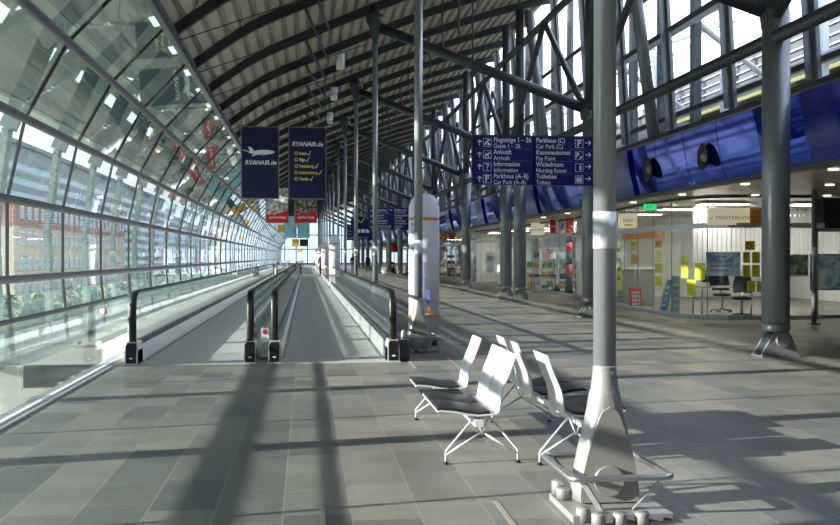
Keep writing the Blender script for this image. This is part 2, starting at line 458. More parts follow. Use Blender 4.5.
def column_head(o):
    MB().lathe([(.068,7.0),(.075,7.1),(.19,7.5),(.24,7.6),(.24,7.75),(.12,7.8),(.10,8.0)], 0, 0, 16).build('column_head', M['steel_d'], o)
c0 = slim_column(); column_head(c0)
SC_Y = [5.85+10.03*k for k in range(0, 15)]
for k, y in enumerate(SC_Y):
    o = c0 if k == 0 else copy_tree(c0)
    o.location = (1.785, y, 0)
    if k == 0: o['label'] = 'nearest slim grey column with silver foot, beside the white benches'
    elif k == 1: o['label'] = 'slim grey column in front of the white advertising pillar'
    elif k < 5: o['label'] = '%s slim grey column of the row along the moving walkway, counted from the camera' % ORD[k]
    else: o['label'] = 'distant slim grey column of the row along the moving walkway'; o['group'] = 'distant slim columns beside the walkway'

# ------------------------------------------------------------ big columns
def big_column():
    o = thing('round_column', '', 'column', (7.0,14.3,0), 'thick round columns along the shops')
    MB().tube([(0,0,.45),(0,0,5.2)], .205, 28).build('shaft', M['steel'], o)
    MB().tube([(0,0,5.2),(0,0,9.7)], .14, 20).build('upper_shaft', M['steel_d'], o)
    MB().lathe([(.19,.38),(.21,.40),(.212,.48),(.205,.5)], 0, 0, 28).build('collar', M['steel'], o)
    pl = [(-.29,0),(.29,0),(.285,.05),(.19,.30),(.12,.385),(.03,.41),(-.06,.385),(-.12,.32),(-.28,.05)]
    for y in (-.15, .11):
        MB().prism(pl, 'y', y, y+.05).build('foot_plate', M['steel'], o)
    MB().tube([(.03,-.21,.26),(.03,.2,.26)], .105, 24).build('hinge_pin', M['silver'], o)
    MB().lathe([(.1,.03),(.1,.39)], 0,0,20).build('pivot_block', M['steel_d'], o); MB().box(-.3,.3,-.19,.19,0,.03).build('base_plate', M['steel'], o)
    return o
bc = big_column()
BC = [-5.7, 4.3, 14.4, 24.3, 32.6, 34.9, 43.8, 55, 65, 75, 85, 95, 105, 115, 125, 135, 145]
blab = {14.4:'thick round grey column with hinged foot in front of the curved travel shop', 24.3:'thick round column mostly hidden behind the nearest slim column',
 32.6:'left one of the pair of thick round columns below the blue direction sign', 34.9:'', 43.8:'thick round column at left end of blue direction sign, beside the white pillar'}
blab[32.6], blab[34.9] = 'right and nearer one of the two paired thick round columns', 'left and farther one of the two paired thick round columns'
for i, y in enumerate(BC):
    o = bc if i == 0 else copy_tree(bc)
    o.location = (7.05, y, 0)
    if y in blab: o['label'] = blab[y]
    elif y > 50: o['label'] = 'distant thick round column along the shops beyond the white pillar'; o['group'] = 'distant thick round columns'
    elif y < 0: o['label'] = 'thick round column behind the camera'
    else: o['label'] = 'thick round column just outside the right edge of view'
# ------------------------------------------------------------ truss along the shop side + cross tubes
tr = thing('roof_truss', 'dark steel tube truss over the thick columns carrying the roof edge', 'truss', (7.0,14.3,4.8))
def tl(mb, name, m=M['steel_d'], par=tr, base=(7.0,14.3,4.8)):
    mb.v = [(a-base[0], b-base[1], c-base[2]) for a, b, c in mb.v]
    return mb.build(name, m, par)
tl(MB().tube([(7.0,YN,4.8),(7.0,155,4.8)], .105, 16), 'bottom_chord')
tl(MB().tube([(6.95,YN,8.38),(6.95,155,8.38)], .10, 16), 'top_chord')
for k in range(-1, 15):
    yb = 4.3+10.03*k; yt = yb+4.4
    tl(MB().tube([(7.0,yb+.1,5.1),(6.95,yt,8.38)], .085, 12), 'strut')
    if k < 14: tl(MB().tube([(7.0,yb+10.0,5.1),(6.95,yt,8.38)], .085, 12), 'strut')
for k in range(-1, 15):
    y = 5.85+10.03*k; yb = 4.4+10.03*k
    o = thing('cross_beam', '', 'beam', (1.785,y,7.45), 'sloping cross tubes from slim to thick columns')
    MB().tube([(.1,0,0),(5.2,yb-y,-2.25)], .13, 16).build('tube', M['steel_d'], o)
    MB().lathe([(.19,-2.5),(.21,-2.35),(.21,-2.13),(.17,-2.0)], 5.25, yb-y, 18).build('node', M['steel_d'], o)
    o['label'] = ('thick sloping steel tube crossing the top right corner of the hall' if k == 1 else
      'long sloping steel tube above the blue direction sign' if k == 2 else
      'sloping steel tube from slim column head down to thick column, farther along the hall')
    if k > 2: o['group'] = 'distant sloping cross tubes'
# leaning columns and longitudinal tubes of the clerestory
for k in range(0, 12):
    y = 12.4+10.03*k
    b = MB().tube([(0,0,0),(-.72,0,5.4)], .14, 16)
    o = b.build('leaning_post', M['steel'])
    o.location = (8.02,y,4.24)
    tag(o, 'round grey leaning post rising behind the blue fascia %s' % ('beside the nearest slim column' if k == 1 else 'at the far right' if k == 0 else 'farther down the hall'), 'post', 'leaning posts behind the blue fascia')
def cx(z): return 8.42-(z-4.4)*.06
st = MB()
for z in (5.35, 6.65, 7.7): st.tube([(cx(z)-.1,YN,z),(cx(z)-.1,155,z)], .06, 10)
for k in range(3, 14):
    y = 7.3+10.03*k
    st.tube([(cx(4.8)-.2,y,4.8),(cx(8.6)-.2,y+5,8.6)], .07, 10); st.tube([(cx(8.6)-.2,y+5,8.6),(cx(4.8)-.2,y+10,4.8)], .07, 10)
st.box(cx(4.35)-.1, cx(4.35)+.2, YN, YF, 4.2, 4.42)
st.box(cx(4.75)-.05, cx(4.75)+.05, YN, YF, 4.68, 4.78)
struct(st, 'trim_82', M['steel_d'])
for k in range(-5, 45):
    y = 12.35+3.2*k
    w = MB(); w.add([(cx(4.4),y,4.4),(cx(4.4),y+3.2,4.4),(cx(10.0),y+3.2,10.0),(cx(10.0),y,10.0)], [(0,1,2,3)])
    wn += 1; o = w.build('window_%d' % wn, M['glassC']); o['kind'] = 'structure'
    f = MB(); f.bar((cx(4.4)-.12,y,4.4),(cx(10.1)-.12,y,10.1), .07, .26)
    f.bar((cx(4.4)-.22,y,4.4),(cx(10.1)-.22,y,10.1), .16, .03)
    f.build('window_frame', M['steel'], o)
# ------------------------------------------------------------ slab, soffit, blue fascia
sl = MB(); sl.box(8.0, 22, YN, YF, 2.98, 4.2); struct(sl, 'ceiling_soffit', M['soffit'])
fa = thing('fascia', 'long glossy blue fascia leaning over the shops', 'fascia', (7.88,14,2.95))
y = -3.6; i = 0
while y < 150:
    w_ = 1.67
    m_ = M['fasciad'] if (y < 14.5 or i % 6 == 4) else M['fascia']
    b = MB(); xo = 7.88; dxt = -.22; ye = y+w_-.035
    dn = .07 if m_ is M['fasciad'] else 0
    vs = []; nseg = 5
    for j in range(nseg+1):
        f_ = j/nseg; z_ = 2.95+1.1*f_; bul = .03*math.sin(PI*f_)
        vs += [(xo+dxt*f_-bul-dn, y, z_), (xo+dxt*f_-bul-dn, ye, z_)]
    nb = len(vs); vs += [(a+.1, b_, c) for a, b_, c in vs]
    fs = [(2*j, 2*j+1, 2*j+3, 2*j+2) for j in range(nseg)]+[(nb+2*j, nb+2*j+1, nb+2*j+3, nb+2*j+2) for j in range(nseg)]
    fs += [(0,1,nb+1,nb),(2*nseg,2*nseg+1,nb+2*nseg+1,nb+2*nseg)]+[(2*j,2*j+2,nb+2*j+2,nb+2*j) for j in range(nseg)]+[(2*j+1,2*j+3,nb+2*j+3,nb+2*j+1) for j in range(nseg)]
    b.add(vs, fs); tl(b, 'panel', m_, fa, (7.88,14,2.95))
    y += w_; i += 1
tl(MB().box(7.82,8.0,YN,150,2.88,2.96), 'edge_strip', M['steel_d'], fa, (7.88,14,2.95))
# round loudspeakers on the fascia
for i, (px, py) in enumerate(((650,170),(705,157))):
    t = 7.7/(CY*((px-306)/1000)); X, Y = wx(px, t); z = 1.5+(257-py)/1000*t
    o = thing('loudspeaker', 'left round horn loudspeaker on the blue fascia' if i == 0 else 'right round horn loudspeaker on the blue fascia', 'loudspeaker', (7.78,Y,z), 'round loudspeakers on the blue fascia')
    m1 = MB(); m1.rings([[(dx, r*math.cos(2*PI*k/24), r*math.sin(2*PI*k/24)) for k in range(24)] for dx, r in ((-.02,.15),(-.12,.25),(-.14,.26),(-.15,.24),(-.06,.08),(-.05,.02))]); m1.build('horn', M['dark'], o)
    m2 = MB(); m2.rings([[(dx, r*math.cos(2*PI*k/16), r*math.sin(2*PI*k/16)) for k in range(16)] for dx, r in ((-.05,.1),(-.12,.09),(-.17,.03))]); m2.build('driver', M['grey'], o)
# downlights in soffit
dl = None; idx = 0
for y in [12.5+3.4*k for k in range(0, 9)]:
    for x in (8.75,) if y > 24 else (8.8, 10.6, 12.4):
        o = MB().lathe([(.09,2.955),(.09,2.985)], 0, 0, 16).build('ceiling_light', M['lampc']) if dl is None else dl.copy()
        if dl is None: dl = o
        else: C.objects.link(o)
        o.location = (x, y, 0); tag(o, 'small round downlight in the soffit in front of the shops', 'light', 'downlights in the shop soffit')
# exit sign
X, Y = wx(650, 26)
o = thing('exit_sign', 'small green emergency exit sign hanging under the soffit', 'sign', (X,Y,2.72))
MB().box(-.17,.17,-.02,.02,0,.16).build('sign_box', M['green'], o)
MB().box(-.10,-.06,-.028,-.02,.04,.12).box(-.04,.03,-.028,-.02,.07,.09).add([(.03,-.024,.05),(.03,-.024,.11),(.08,-.024,.08)],[(0,1,2)]).build('pictogram', M['signwhite'], o)
MB().cyl(-.1,0,.16,.26,.008,6).cyl(.1,0,.16,.26,.008,6).build('rod', M['rib'], o)

# ------------------------------------------------------------ shop fronts
def storefront(name, label, poly, hz=2.2, step=1.5):
    base = (poly[0][0], poly[0][1], 0)
    o = thing('storefront', label, 'shop front', base)
    # resample polyline
    pts = [poly[0]]
    for a, b in zip(poly[:-1], poly[1:]):
        d = math.hypot(b[0]-a[0], b[1]-a[1]); n = max(1, round(d/.5))
        for q in range(1, n+1): pts.append((a[0]+(b[0]-a[0])*q/n, a[1]+(b[1]-a[1])*q/n))
    hd, bs, tp = MB(), MB(), MB()
    for a, b in zip(pts[:-1], pts[1:]):
        hd.bar((a[0],a[1],hz+.06),(b[0],b[1],hz+.06), .08, .12)
        bs.bar((a[0],a[1],.05),(b[0],b[1],.05), .10, .10)
        tp.bar((a[0],a[1],2.95),(b[0],b[1],2.95), .06, .06)
    tl(hd, 'header_rail', M['alu'], o, base); tl(bs, 'base_rail', M['white'], o, base); tl(tp, 'top_rail', M['steel_d'], o, base)
    st = max(1, int(step/.5)); i = 0
    while i < len(pts)-1:
        j = min(i+st, len(pts)-1); g = MB()
        for q in range(i, j):
            a, b = pts[q], pts[q+1]
            g.add([(a[0],a[1],.1),(b[0],b[1],.1),(b[0],b[1],hz),(a[0],a[1],hz)], [(0,1,2,3)])
            g.add([(a[0],a[1],hz+.12),(b[0],b[1],hz+.12),(b[0],b[1],2.92),(a[0],a[1],2.92)], [(0,1,2,3)])
        tl(g, 'glass_pane', M['glassS'], o, base)
        tl(MB().bar((pts[i][0],pts[i][1],.1),(pts[i][0],pts[i][1],2.92), .016, .016), 'mullion', M['steel'], o, base)
        i = j
    return pts
polyA = [(10.0,36.5),(9.62,31),(9.55,30.1),(9.32,27.4),(9.27,26),(9.30,24.7),(9.42,23.8),(9.65,23.25),(10.05,22.95),(10.9,22.85),(12.4,22.85)]
ptsA = storefront('A', 'curved glass shop front with yellow posters behind the right thick column', polyA)
polyB = [(10.0,36.8),(10.05,40),(10.0,46),(9.95,52),(9.6,56),(9.6,60),(9.9,63),(10.3,70),(10.4,80),(10.4,120)]
ptsB = storefront('B', 'long glass shop front with red and white signs above it, farther back', polyB, 2.3, 2.0)
# recessed doors at the right
rd = thing('glass_door_front', 'dark framed glass doors right of the curved shop', 'doors', (12.4,23.2,0))
b_ = (12.4,23.2,0)
tl(MB().box(12.4,18,23.2,23.3,2.2,2.95), 'header_panel', M['dark'], rd, b_)
for i in range(4):
    x0 = 12.4+1.3*i
    tl(MB().box(x0,x0+.05,23.2,23.26,0,2.2).box(x0+1.2,x0+1.25,23.2,23.26,0,2.2).box(x0,x0+1.25,23.2,23.26,0,.08).box(x0,x0+1.25,23.2,23.26,2.12,2.2), 'door_frame', M['grey'], rd, b_)
    tl(MB().add([(x0+.05,23.23,.08),(x0+1.2,23.23,.08),(x0+1.2,23.23,2.12),(x0+.05,23.23,2.12)],[(0,1,2,3)]), 'door_glass', M['glassS'], rd, b_)
X, Y = wx(814, 22.2)
o = thing('slim_post', 'slim round post rising to the soffit right of the thick column', 'post', (X,Y,0))
MB().cyl(0,0,0,2.98,.055).build('shaft', M['steel'], o); MB().cyl(0,0,1.5,1.72,.058).build('reflective_band', M['band'], o); MB().box(-.1,.1,-.1,.1,0,.03).build('base_plate', M['steel'], o)
# interior shells
iw = MB(); iw.box(17.8,18,23.3,YF,0,2.95); iw.box(10.1,18,36.55,36.7,0,2.95); iw.box(18,18.2,YN,23.3,0,2.95); struct(iw, 'wall_right', M['wallc'])
for i,(y0,y1) in enumerate(((60,60.2),(84,84.2))):
    struct(MB().box(10.3,17.8,y0,y1,0,2.95), 'wall_shop_%d' % i, M['wallc'])
# ceiling lamps in shops
lp = None
for (x, y) in [(11,25.5),(13.5,25.5),(16,25.5),(11,28.5),(13.5,28.5),(16,28.5),(11,32),(13.5,32),(16,32),(11.3,39),(13.5,39),(11.3,43),(13.5,43),(11.3,48),(13.5,48),(11.3,53),(13.5,53),(11.3,58),(11.3,65),(11.3,72),(12,80)]:
    if lp is None:
        lp = thing('shop_ceiling_light', '', 'light', (x,y,2.9)); o = lp
        MB().box(-.62,.62,-.32,.32,0,.06).build('housing', M['alu'], o); MB().box(-.6,.6,-.3,.3,-.012,0).build('diffuser', M['lamp'], o)
    else: o = copy_tree(lp); o.location = (x,y,2.9)
    tag(o, 'flat ceiling light inside the glass fronted shops', 'light', 'ceiling lights inside the shops')
# white blinds: vertical slats hung behind in the travel shop
bl = thing('vertical_blind', 'white vertical slat blind behind the curved shop window', 'blind', (10.4,25.9,2.2))
sl_ = MB()
for q in range(36):
    xx = q*.16
    sl_.bar((xx,xx*.35,-1.05 if q < 14 else -1.25),(xx,xx*.35,.65), .115, .012)
sl_.build('slats', M['blind'], bl); MB().bar((0,0,.67),(5.7,2.0,.67), .05,.05).build('rail', M['alu'], bl)

# items on the shop glass
def on_A(px, py, inset=.06):     # point just inside the curved glass, on the ray through a pixel column
    u = (px-420)/1000.; dx, dy = SY+u*CY, CY-u*SY; best = None
    for a, b in zip(ptsA[:-1], ptsA[1:]):
        ex, ey = b[0]-a[0], b[1]-a[1]; det = dx*(-ey)+dy*ex
        if abs(det) < 1e-9: continue
        t = (a[0]*(-ey)+a[1]*ex)/det; s_ = (dx*a[1]-dy*a[0])/det
        if 0 <= s_ <= 1 and (best is None or t < best[0]): best = (t, math.atan2(ey, ex))
    t, ang = best; t += inset
    return dx*t, dy*t, 1.5+(257-py)/1000.*t, ang, t
def poster(px0, px1, py0, py1, m, label, group, pm=None):
    x, y, z, a, t = on_A((px0+px1)/2, (py0+py1)/2, .1)
    xa, ya, _, _, ta = on_A(px0, py0, .1); xb, yb, _, _, _ = on_A(px1, py0, .1)
    w = max(.12, math.hypot(xb-xa, yb-ya)); h = (py1-py0)/1000*t
    a = math.atan2(yb-ya, xb-xa)
    o = thing('poster', label, 'poster', (x,y,z), group, a)
    MB().box(-w/2,w/2,-.006,.006,-h/2,h/2).build('sheet', m, o)
    tx = MB()
    for j in range(4): tx.box(-w*.38, w*(.1+.07*(j*7 % 4)), -.009, -.006, h*(.3-.19*j)-h*.035, h*(.3-.19*j)+h*.035)
    tx.build('printed_lines', pm or M['oposter'], o)
    return o
yl = [(631,638,242,252,'o'),(631,638,254,264,'o'),(655,662,240,248,'o'),(655,662,250,261,'y'),(655,662,263,273,'y'),(655,662,276,286,'y'),
 (681.5,688,256,278,'y'),(695,705,263,280,'y'),(687,696,280,296,'y'),(745,755,241,250,'o'),(743,750,252,263,'y'),(752,760,252,263,'y'),
 (743,750,265,277,'y'),(752,760,265,277,'y'),(747,755,281,292,'y'),(757,763,281,292,'y')]
pl_lab = ['amber poster at the top left of the curved shop window','amber poster, lower of two at left of the curved shop window',
 'amber poster topping the tall yellow stack in the shop window','yellow poster second from top in the tall stack of the shop window','yellow poster third from top in the tall stack of the shop window','yellow poster at bottom of the tall stack in the shop window',
 'tall yellow poster left of the low centre one in the shop window','yellow poster right of the low centre one in the shop window','low centre yellow poster between two higher ones in the shop window',
 'amber poster above the yellow block beside the thick column','yellow poster, upper left of the block beside the thick column','yellow poster, upper right of the block beside the thick column',
 'yellow poster, middle left of the block beside the thick column','yellow poster, middle right of the block beside the thick column','yellow poster lowest left of the block beside the thick column','yellow poster lowest right, partly behind the thick column']
for a, l in zip(yl, pl_lab):
    poster(a[0],a[1],a[2],a[3], M['yposter'] if a[4] == 'y' else M['oposter'], l, 'yellow and amber posters in the shop window', M['oposter'] if a[4] == 'y' else M['red'])
pic = picture_material('sky_photo', (60,110,170), (170,205,230), (235,240,245), 3)
pic2 = picture_material('city_photo', (50,70,60), (120,140,90), (170,200,225), 5)
poster(706,740,252,276, pic, 'wide sky blue picture of a ship in the curved shop window', None, M['grey'])
poster(616.8,622,240,290, M['yposter'], 'narrow green yellow strip poster beside the nearest slim column', None, M['leaf'])
# amber valance
x0, y0, z0, a, t = on_A(650, 235, .25); xa, ya, _, _, _ = on_A(622, 235, .25); xb, yb, _, _, _ = on_A(664, 235, .25)
o = MB().bar((xa,ya,2.1),(xb,yb,2.1), .03, .16).build('valance', M['orange'], None, (xa,ya,2.1)); tag(o, 'orange valance along the top of the curved shop window', 'valance')
# stands
def display_stand(px, py_top, py_bot, wpx, col, label, lean=.0):
    x, y, z, a, t = on_A(px, py_bot, .45); h = (py_bot-py_top)/1000*t; w = wpx/1000*t
    o = thing('display_stand', label, 'display stand', (x,y,0), None, a*0)
    zt = 1.5+(257-py_top)/1000*t
    MB().bar((0,-.03,.06),(lean,.10,zt), w, .02).build('board', col, o)
    MB().bar((-w*.3,.0,0),(-w*.3+lean*.6,.10,zt*.9), .02,.02).bar((0,.35,0),(lean,.1,zt*.85), .02,.02).bar((w*.3,.0,0),(w*.3+lean*.6,.10,zt*.9), .02,.02).build('legs', M['alu'], o)
    tx = MB()
    for j in range(4):
        f = .25+.18*j; tx.box(lean*f-w*.35, lean*f+w*.35, -.06+.13*f, -.045+.13*f, zt*f-.05, zt*f+.03)
    tx.build('leaflets', M['signwhite'], o)
display_stand(636,288,308,12,M['red'],'red framed poster stand in front of the grey counter')
display_stand(663,280,309,9,M['lblue'],'leaning blue leaflet stand, left of two, in the shop window', .25)
display_stand(675,276,312,8,M['paleblue'],'upright pale blue leaflet stand, right of two, in the shop window', .06)
# counter, desk, chair inside
X, Y = wx(634, 31.2)
o = thing('counter', 'grey reception counter inside the left end of the curved shop', 'counter', (X,Y,0))
MB().box(-.45,.55,-.3,.3,0,1.12).build('body', M['grey'], o); MB().box(-.5,.6,-.36,.36,1.12,1.17).build('worktop', M['signwhite'], o)
X, Y = wx(722, 26)
o = thing('desk', 'office desk behind the ship picture in the curved shop', 'desk', (X,Y,0))
MB().box(-.7,.7,-.35,.35,.71,.745).build('desktop', M['grey'], o)
for sx in (-.66,.66):
    for sy in (-.3,.3): MB().cyl(sx,sy,0,.71,.025,10).build('leg', M['alu'], o)
o = thing('computer_monitor', 'black computer monitor on the office desk', 'monitor', (X-.3,Y,.745))
MB().box(-.24,.24,-.02,.02,.1,.42).build('screen', M['blackm'], o); MB().box(-.02,.02,0,.03,0,.15).box(-.1,.1,-.08,.08,0,.012).build('stand', M['blackm'], o)
X, Y = wx(742, 24.9)
def office_chair(X, Y, label, rz):
    o = thing('office_chair', label, 'chair', (X,Y,0), None, rz)
    MB().lathe([(.22,.44),(.25,.47),(.24,.51),(.1,.53)], 0,0,16).build('seat', M['blackm'], o)
    MB().prism([(-.22,.6),(.22,.6),(.24,.8),(.18,1.02),(-.18,1.02),(-.24,.8)],'y',.2,.25).build('backrest', M['blackm'], o)
    MB().cyl(0,0,.08,.45,.03,10).bar((0,.15,.48),(0,.23,.65),.05,.02).build('stem', M['alu'], o)
    for k in range(5):
        a = 2*PI*k/5; MB().bar((0,0,.1),(.28*math.cos(a),.28*math.sin(a),.05),.04,.03).build('leg', M['blackm'], o)
        MB().tube([(.28*math.cos(a)-.015,.28*math.sin(a),.03),(.28*math.cos(a)+.015,.28*math.sin(a),.03)],.03,10).build('castor', M['blackm'], o)
office_chair(X, Y, 'black office chair in the curved shop beside the thick column', -.5)
X, Y = wx(728, 26.8); office_chair(X, Y+.4, 'black office chair behind the desk in the curved shop', 2.6)
# signs above the header rail
def sign_at(px0, px1, py0, py1, t, m, label):
    xa, ya = wx(px0, t); xb, yb = wx(px1, t); z = 1.5+(257-py1)/1000*t; h = (py1-py0)/1000*t
    o = thing('shop_sign', label, 'sign', ((xa+xb)/2,(ya+yb)/2,z), 'signs above the shop fronts', math.atan2(yb-ya, xb-xa))
    w = math.hypot(xb-xa, yb-ya)
    MB().box(-w/2,w/2,0,.08,0,h).build('panel', m, o)
    return o, w, h
o, w, h = sign_at(708,763,208,225,23.9,M['cream'],'wide cream sign with orange icon field above the curved shop')
text('MASTERLIGHT', h*.26, (-w*.36,-.01,h*.34), M['grey'], o, sx=1.4)
MB().box(w/2-w*.24,w/2,-.01,0,0,h).build('icon_field', M['orange'], o)
ic = MB()
for i in range(3):
    for j in range(3): ic.box(w/2-w*.215+i*w*.072, w/2-w*.165+i*w*.072, -.016,-.01, h*(.12+.28*j), h*(.3+.28*j))
ic.build('icons', M['wood'], o)
ck = MB().bar((-w*.47,-.012,h*.45),(-w*.45,-.012,h*.32),.004,.012).bar((-w*.45,-.012,h*.32),(-w*.41,-.012,h*.55),.004,.012).build('tick_mark', M['grey'], o)
o, w, h = sign_at(618.5,638,213.5,228,29.6,M['cream'],'small cream sign above the left end of the curved shop')
text('REISE', h*.32, (0,-.01,h*.42), M['grey'], o, align='CENTER'); MB().box(-w*.2,w*.25,-.01,0,h*.15,h*.27).build('yellow_line', M['yellow'], o)
o, w, h = sign_at(531,544.5,223,235,43,M['cream'],'white sign with blue lettering left of the red and white sign')
text('Reise Börse', h*.3, (0,-.01,h*.36), M['adblue'], o, align='CENTER')
o, w, h = sign_at(550,577,219,233,40,M['signwhite'],'red and white sign above the farther shop front')
MB().box(-w/2,-w*.3,-.02,0,0,h).box(w*.1,w*.38,-.02,0,0,h).build('red_field', M['red'], o)
MB().prism([(-w*.16,h*.3),(-w*.06,h*.75),(.02,h*.6),(-.02,h*.2)],'y',-.02,0).build('emblem', M['lblue'], o)
text('AIR', h*.22, (-w*.4,-.03,h*.4), M['signwhite'], o, align='CENTER'); text('TUI', h*.22, (w*.24,-.03,h*.4), M['signwhite'], o, align='CENTER')
o, w, h = sign_at(580,592.5,217,230,37.5,M['paleblue'],'pale blue sign right of the red and white sign')
text('L I M E', h*.24, (0,-.01,h*.36), M['dark'], o, align='CENTER')
for i, (a, b, m_, c_) in enumerate(((441,447,M['orange'],'orange'),(449,455,M['red'],'red'),(456,461,M['signwhite'],'white'),(470,476,M['signwhite'],'white'))):
    o, w, h = sign_at(a, b, 229-i*.5, 240-i*.5, 66-3*i, m_, 'small %s far sign above the shops %s' % (c_, ['beside the white pillar','next to the orange one','left of the thick column','right of the thick column'][i]))
# farther shop content: shelves with goods, easel, posters, striped column, tables
gcols = [mat('goods_%s' % n_, c_, .5) for n_, c_ in (('red',(190,50,50)),('teal',(60,130,130)),('ochre',(200,170,80)),('white',(225,225,220)),('navy',(40,50,90)),('green',(90,140,80)))]
gp = [MB().box(-.12,.12,-.1,.1,0,.2).box(-.10,.10,-.104,-.1,.05,.15) for _ in gcols]
gpo = []
for si, (px, t) in enumerate(((456,72),(447,80),(480,62),(512,52),(540,47.5),(556,44.5),(574,43))):
    X, Y = wx(px, t)
    o = thing('display_shelf', 'open white shelf unit with colourful goods inside the farther shop, %s from the left' % ORD[[1,0,2,3,4,5,6][si]], 'shelf', (X,Y,0), 'shelf units in the farther shop')
    sh = MB()
    for z in (.1,.55,1.0,1.45,1.9): sh.box(-.7,.7,-.2,.2,z-.02,z)
    sh.build('shelf_board', M['blind'], o); MB().box(-.72,-.69,-.2,.2,0,1.92).box(.69,.72,-.2,.2,0,1.92).build('side_panel', M['blind'], o)
    for z in (.1,.55,1.0,1.45):
        for q in range(4):
            if random.random() < .25: continue
            ci = random.randrange(len(gcols))
            if len(gpo) <= ci or True:
                key = ci
            src = next((g for k_, g in gpo if k_ == ci), None)
            if src is None:
                b = gp[ci].build('goods_box', gcols[ci]); gpo.append((ci, b))
            else: b = src.copy(); C.objects.link(b)
            b.location = (X-.5+.33*q, Y-.05, z); b.scale = (1, 1, random.uniform(.8, 1.5))
            tag(b, 'small box of goods on a shelf in the farther shop', 'box', 'goods on the shop shelves')
def easel(px, t, label, h=1.25):
    X, Y = wx(px, t); o = thing('easel', label, 'easel', (X,Y,0))
    for a, b in (((-.35,-.15,0),(0,0,h)),((.35,-.15,0),(0,0,h)),((0,.35,0),(0,0,h))): MB().bar(a, b, .035, .03).build('leg', M['blind'], o)
    MB().bar((-.3,-.1,h*.45),(.3,-.1,h*.45),.04,.03).build('ledge', M['blind'], o)
easel(585.5, 38.6, 'white wooden easel just inside the glass left of the slim column', 1.1)
X, Y = wx(569, 40.5); o = thing('striped_pillar', 'red and dark striped pillar inside the farther shop', 'pillar', (X,Y,0))
for j in range(5): MB().cyl(0,0,.3+.45*j,.75+.45*j,.14,16).build('band', M['red'] if j % 2 else M['dark'], o)
MB().cyl(0,0,0,.3,.17,16).build('base', M['dark'], o)
X, Y = wx(494, 53.5); o = thing('poster', 'white portrait poster in the farther shop window left of the paired columns', 'poster', (X-.2,Y,1.0))
MB().box(-.25,.25,-.01,.01,-.3,.75).build('sheet', M['signwhite'], o); MB().box(-.15,.15,-.014,-.01,.3,.55).build('printed_picture', M['paleblue'], o)
X, Y = wx(543, 42.2); o = thing('table', 'small dark table inside the farther shop', 'table', (X,Y,0))
MB().box(-.5,.5,-.3,.3,.7,.74).build('tabletop', M['dark'], o)
for sx in (-.45,.45):
    for sy in (-.25,.25): MB().box(sx-.02,sx+.02,sy-.02,sy+.02,0,.7).build('leg', M['wood'], o)
X, Y = wx(557, 41); o = thing('potted_plant', 'small green potted plant on the floor of the farther shop', 'plant', (X,Y,0))
MB().lathe([(.1,0),(.14,.22),(.12,.22)],0,0,14).build('pot', M['dark'], o)
lf_ = MB()
for k in range(24):
    a = random.random()*6.3; e = random.uniform(.3,1.2); l = random.uniform(.15,.3)
    d = Vector((math.cos(a)*math.cos(e), math.sin(a)*math.cos(e), math.sin(e)))*l; s_ = Vector((-math.sin(a),math.cos(a),0))*.03
    p0 = Vector((0,0,.2)); lf_.add([p0, p0+d*.6+s_, p0+d, p0+d*.6-s_], [(0,1,2,3)])
lf_.build('foliage', M['leaf'], o)
# pictures beyond the recessed doors
X, Y = wx(797, 26.5); o = thing('poster', 'landscape picture behind the glass doors right of the thick column', 'poster', (X,Y,1.3))
MB().box(-.3,.3,-.01,.01,-.28,.25).build('sheet', pic2, o); MB().box(-.33,.33,.01,.03,-.31,.28).build('frame', M['signwhite'], o)
X, Y = wx(826, 26.5); o = thing('poster', 'blue and green picture behind the glass doors at right edge', 'poster', (X,Y,1.2))
MB().box(-.4,.4,-.01,.01,-.55,.35).build('sheet', pic, o); MB().box(-.43,.43,.01,.03,-.58,.38).build('frame', M['dark'], o)

# ------------------------------------------------------------ outside right: white tubes, deck, yellow beam
ca = thing('outdoor_canopy', 'white tubular steel canopy seen through the high windows', 'canopy', (14,30,4.2))
cb = (14,30,4.2)
for k in range(14):
    y = 18+6*k
    tl(MB().cyl(13,y,4.2,9.6,.14,10), 'post', M['outsteel'], ca, cb)
    tl(MB().tube([(9.6,y,7.4),(12,y,9.0),(16,y,10.4)], .1, 8), 'rafter', M['outsteel'], ca, cb)
    tl(MB().tube([(9.6,y,7.4),(13,y+2.8,6.4)], .08, 8), 'brace', M['outsteel'], ca, cb)
for (x_, z_) in ((9.6,7.4),(12,9.0),(13,6.4),(16,10.4),(10.5,5.6)):
    tl(MB().tube([(x_,16,z_),(x_,150,z_)], .09, 8), 'purlin', M['outsteel'], ca, cb)
for k in range(3):
    pass
pf = thing('platform_roof', 'low dark canopy roof with a cream yellow edge outside the high windows', 'canopy', (17,14,4.2))
pb = (17,14,4.2)
tl(MB().box(16.4,20,-5,46,7.95,9.5), 'roof_slab', M['steel_d'], pf, pb)
tl(MB().box(16.3,16.42,-5,46,7.4,7.9), 'edge_beam', M['yel2'], pf, pb)
tl(MB().box(18.5,18.7,-5,46,4.2,8), 'back_wall', M['steel'], pf, pb)
for z_ in (8.15,8.45,8.8,9.1): tl(MB().tube([(16.33,-5,z_),(16.33,46,z_)],.03,6), 'gutter_line', M['alu'], pf, pb)
for k in range(52): tl(MB().box(9.6,9.8,24+2.4*k,24.26+2.4*k,4.2,11.0), 'sky_dimming_post', M['steel_d'], ca, cb)  # dark posts added to dim the bright sky behind the far high windows
for k in range(11): tl(MB().cyl(16.8,-3+4.5*k,4.2,7.9,.1,10), 'post', M['outsteel'], pf, pb)
ow = thing('sky_cover_wall', 'invented long low building darkening the view through the farther high windows', 'building', (18,48,4.2))  # made-up dark building, added to tone down the bright far clerestory
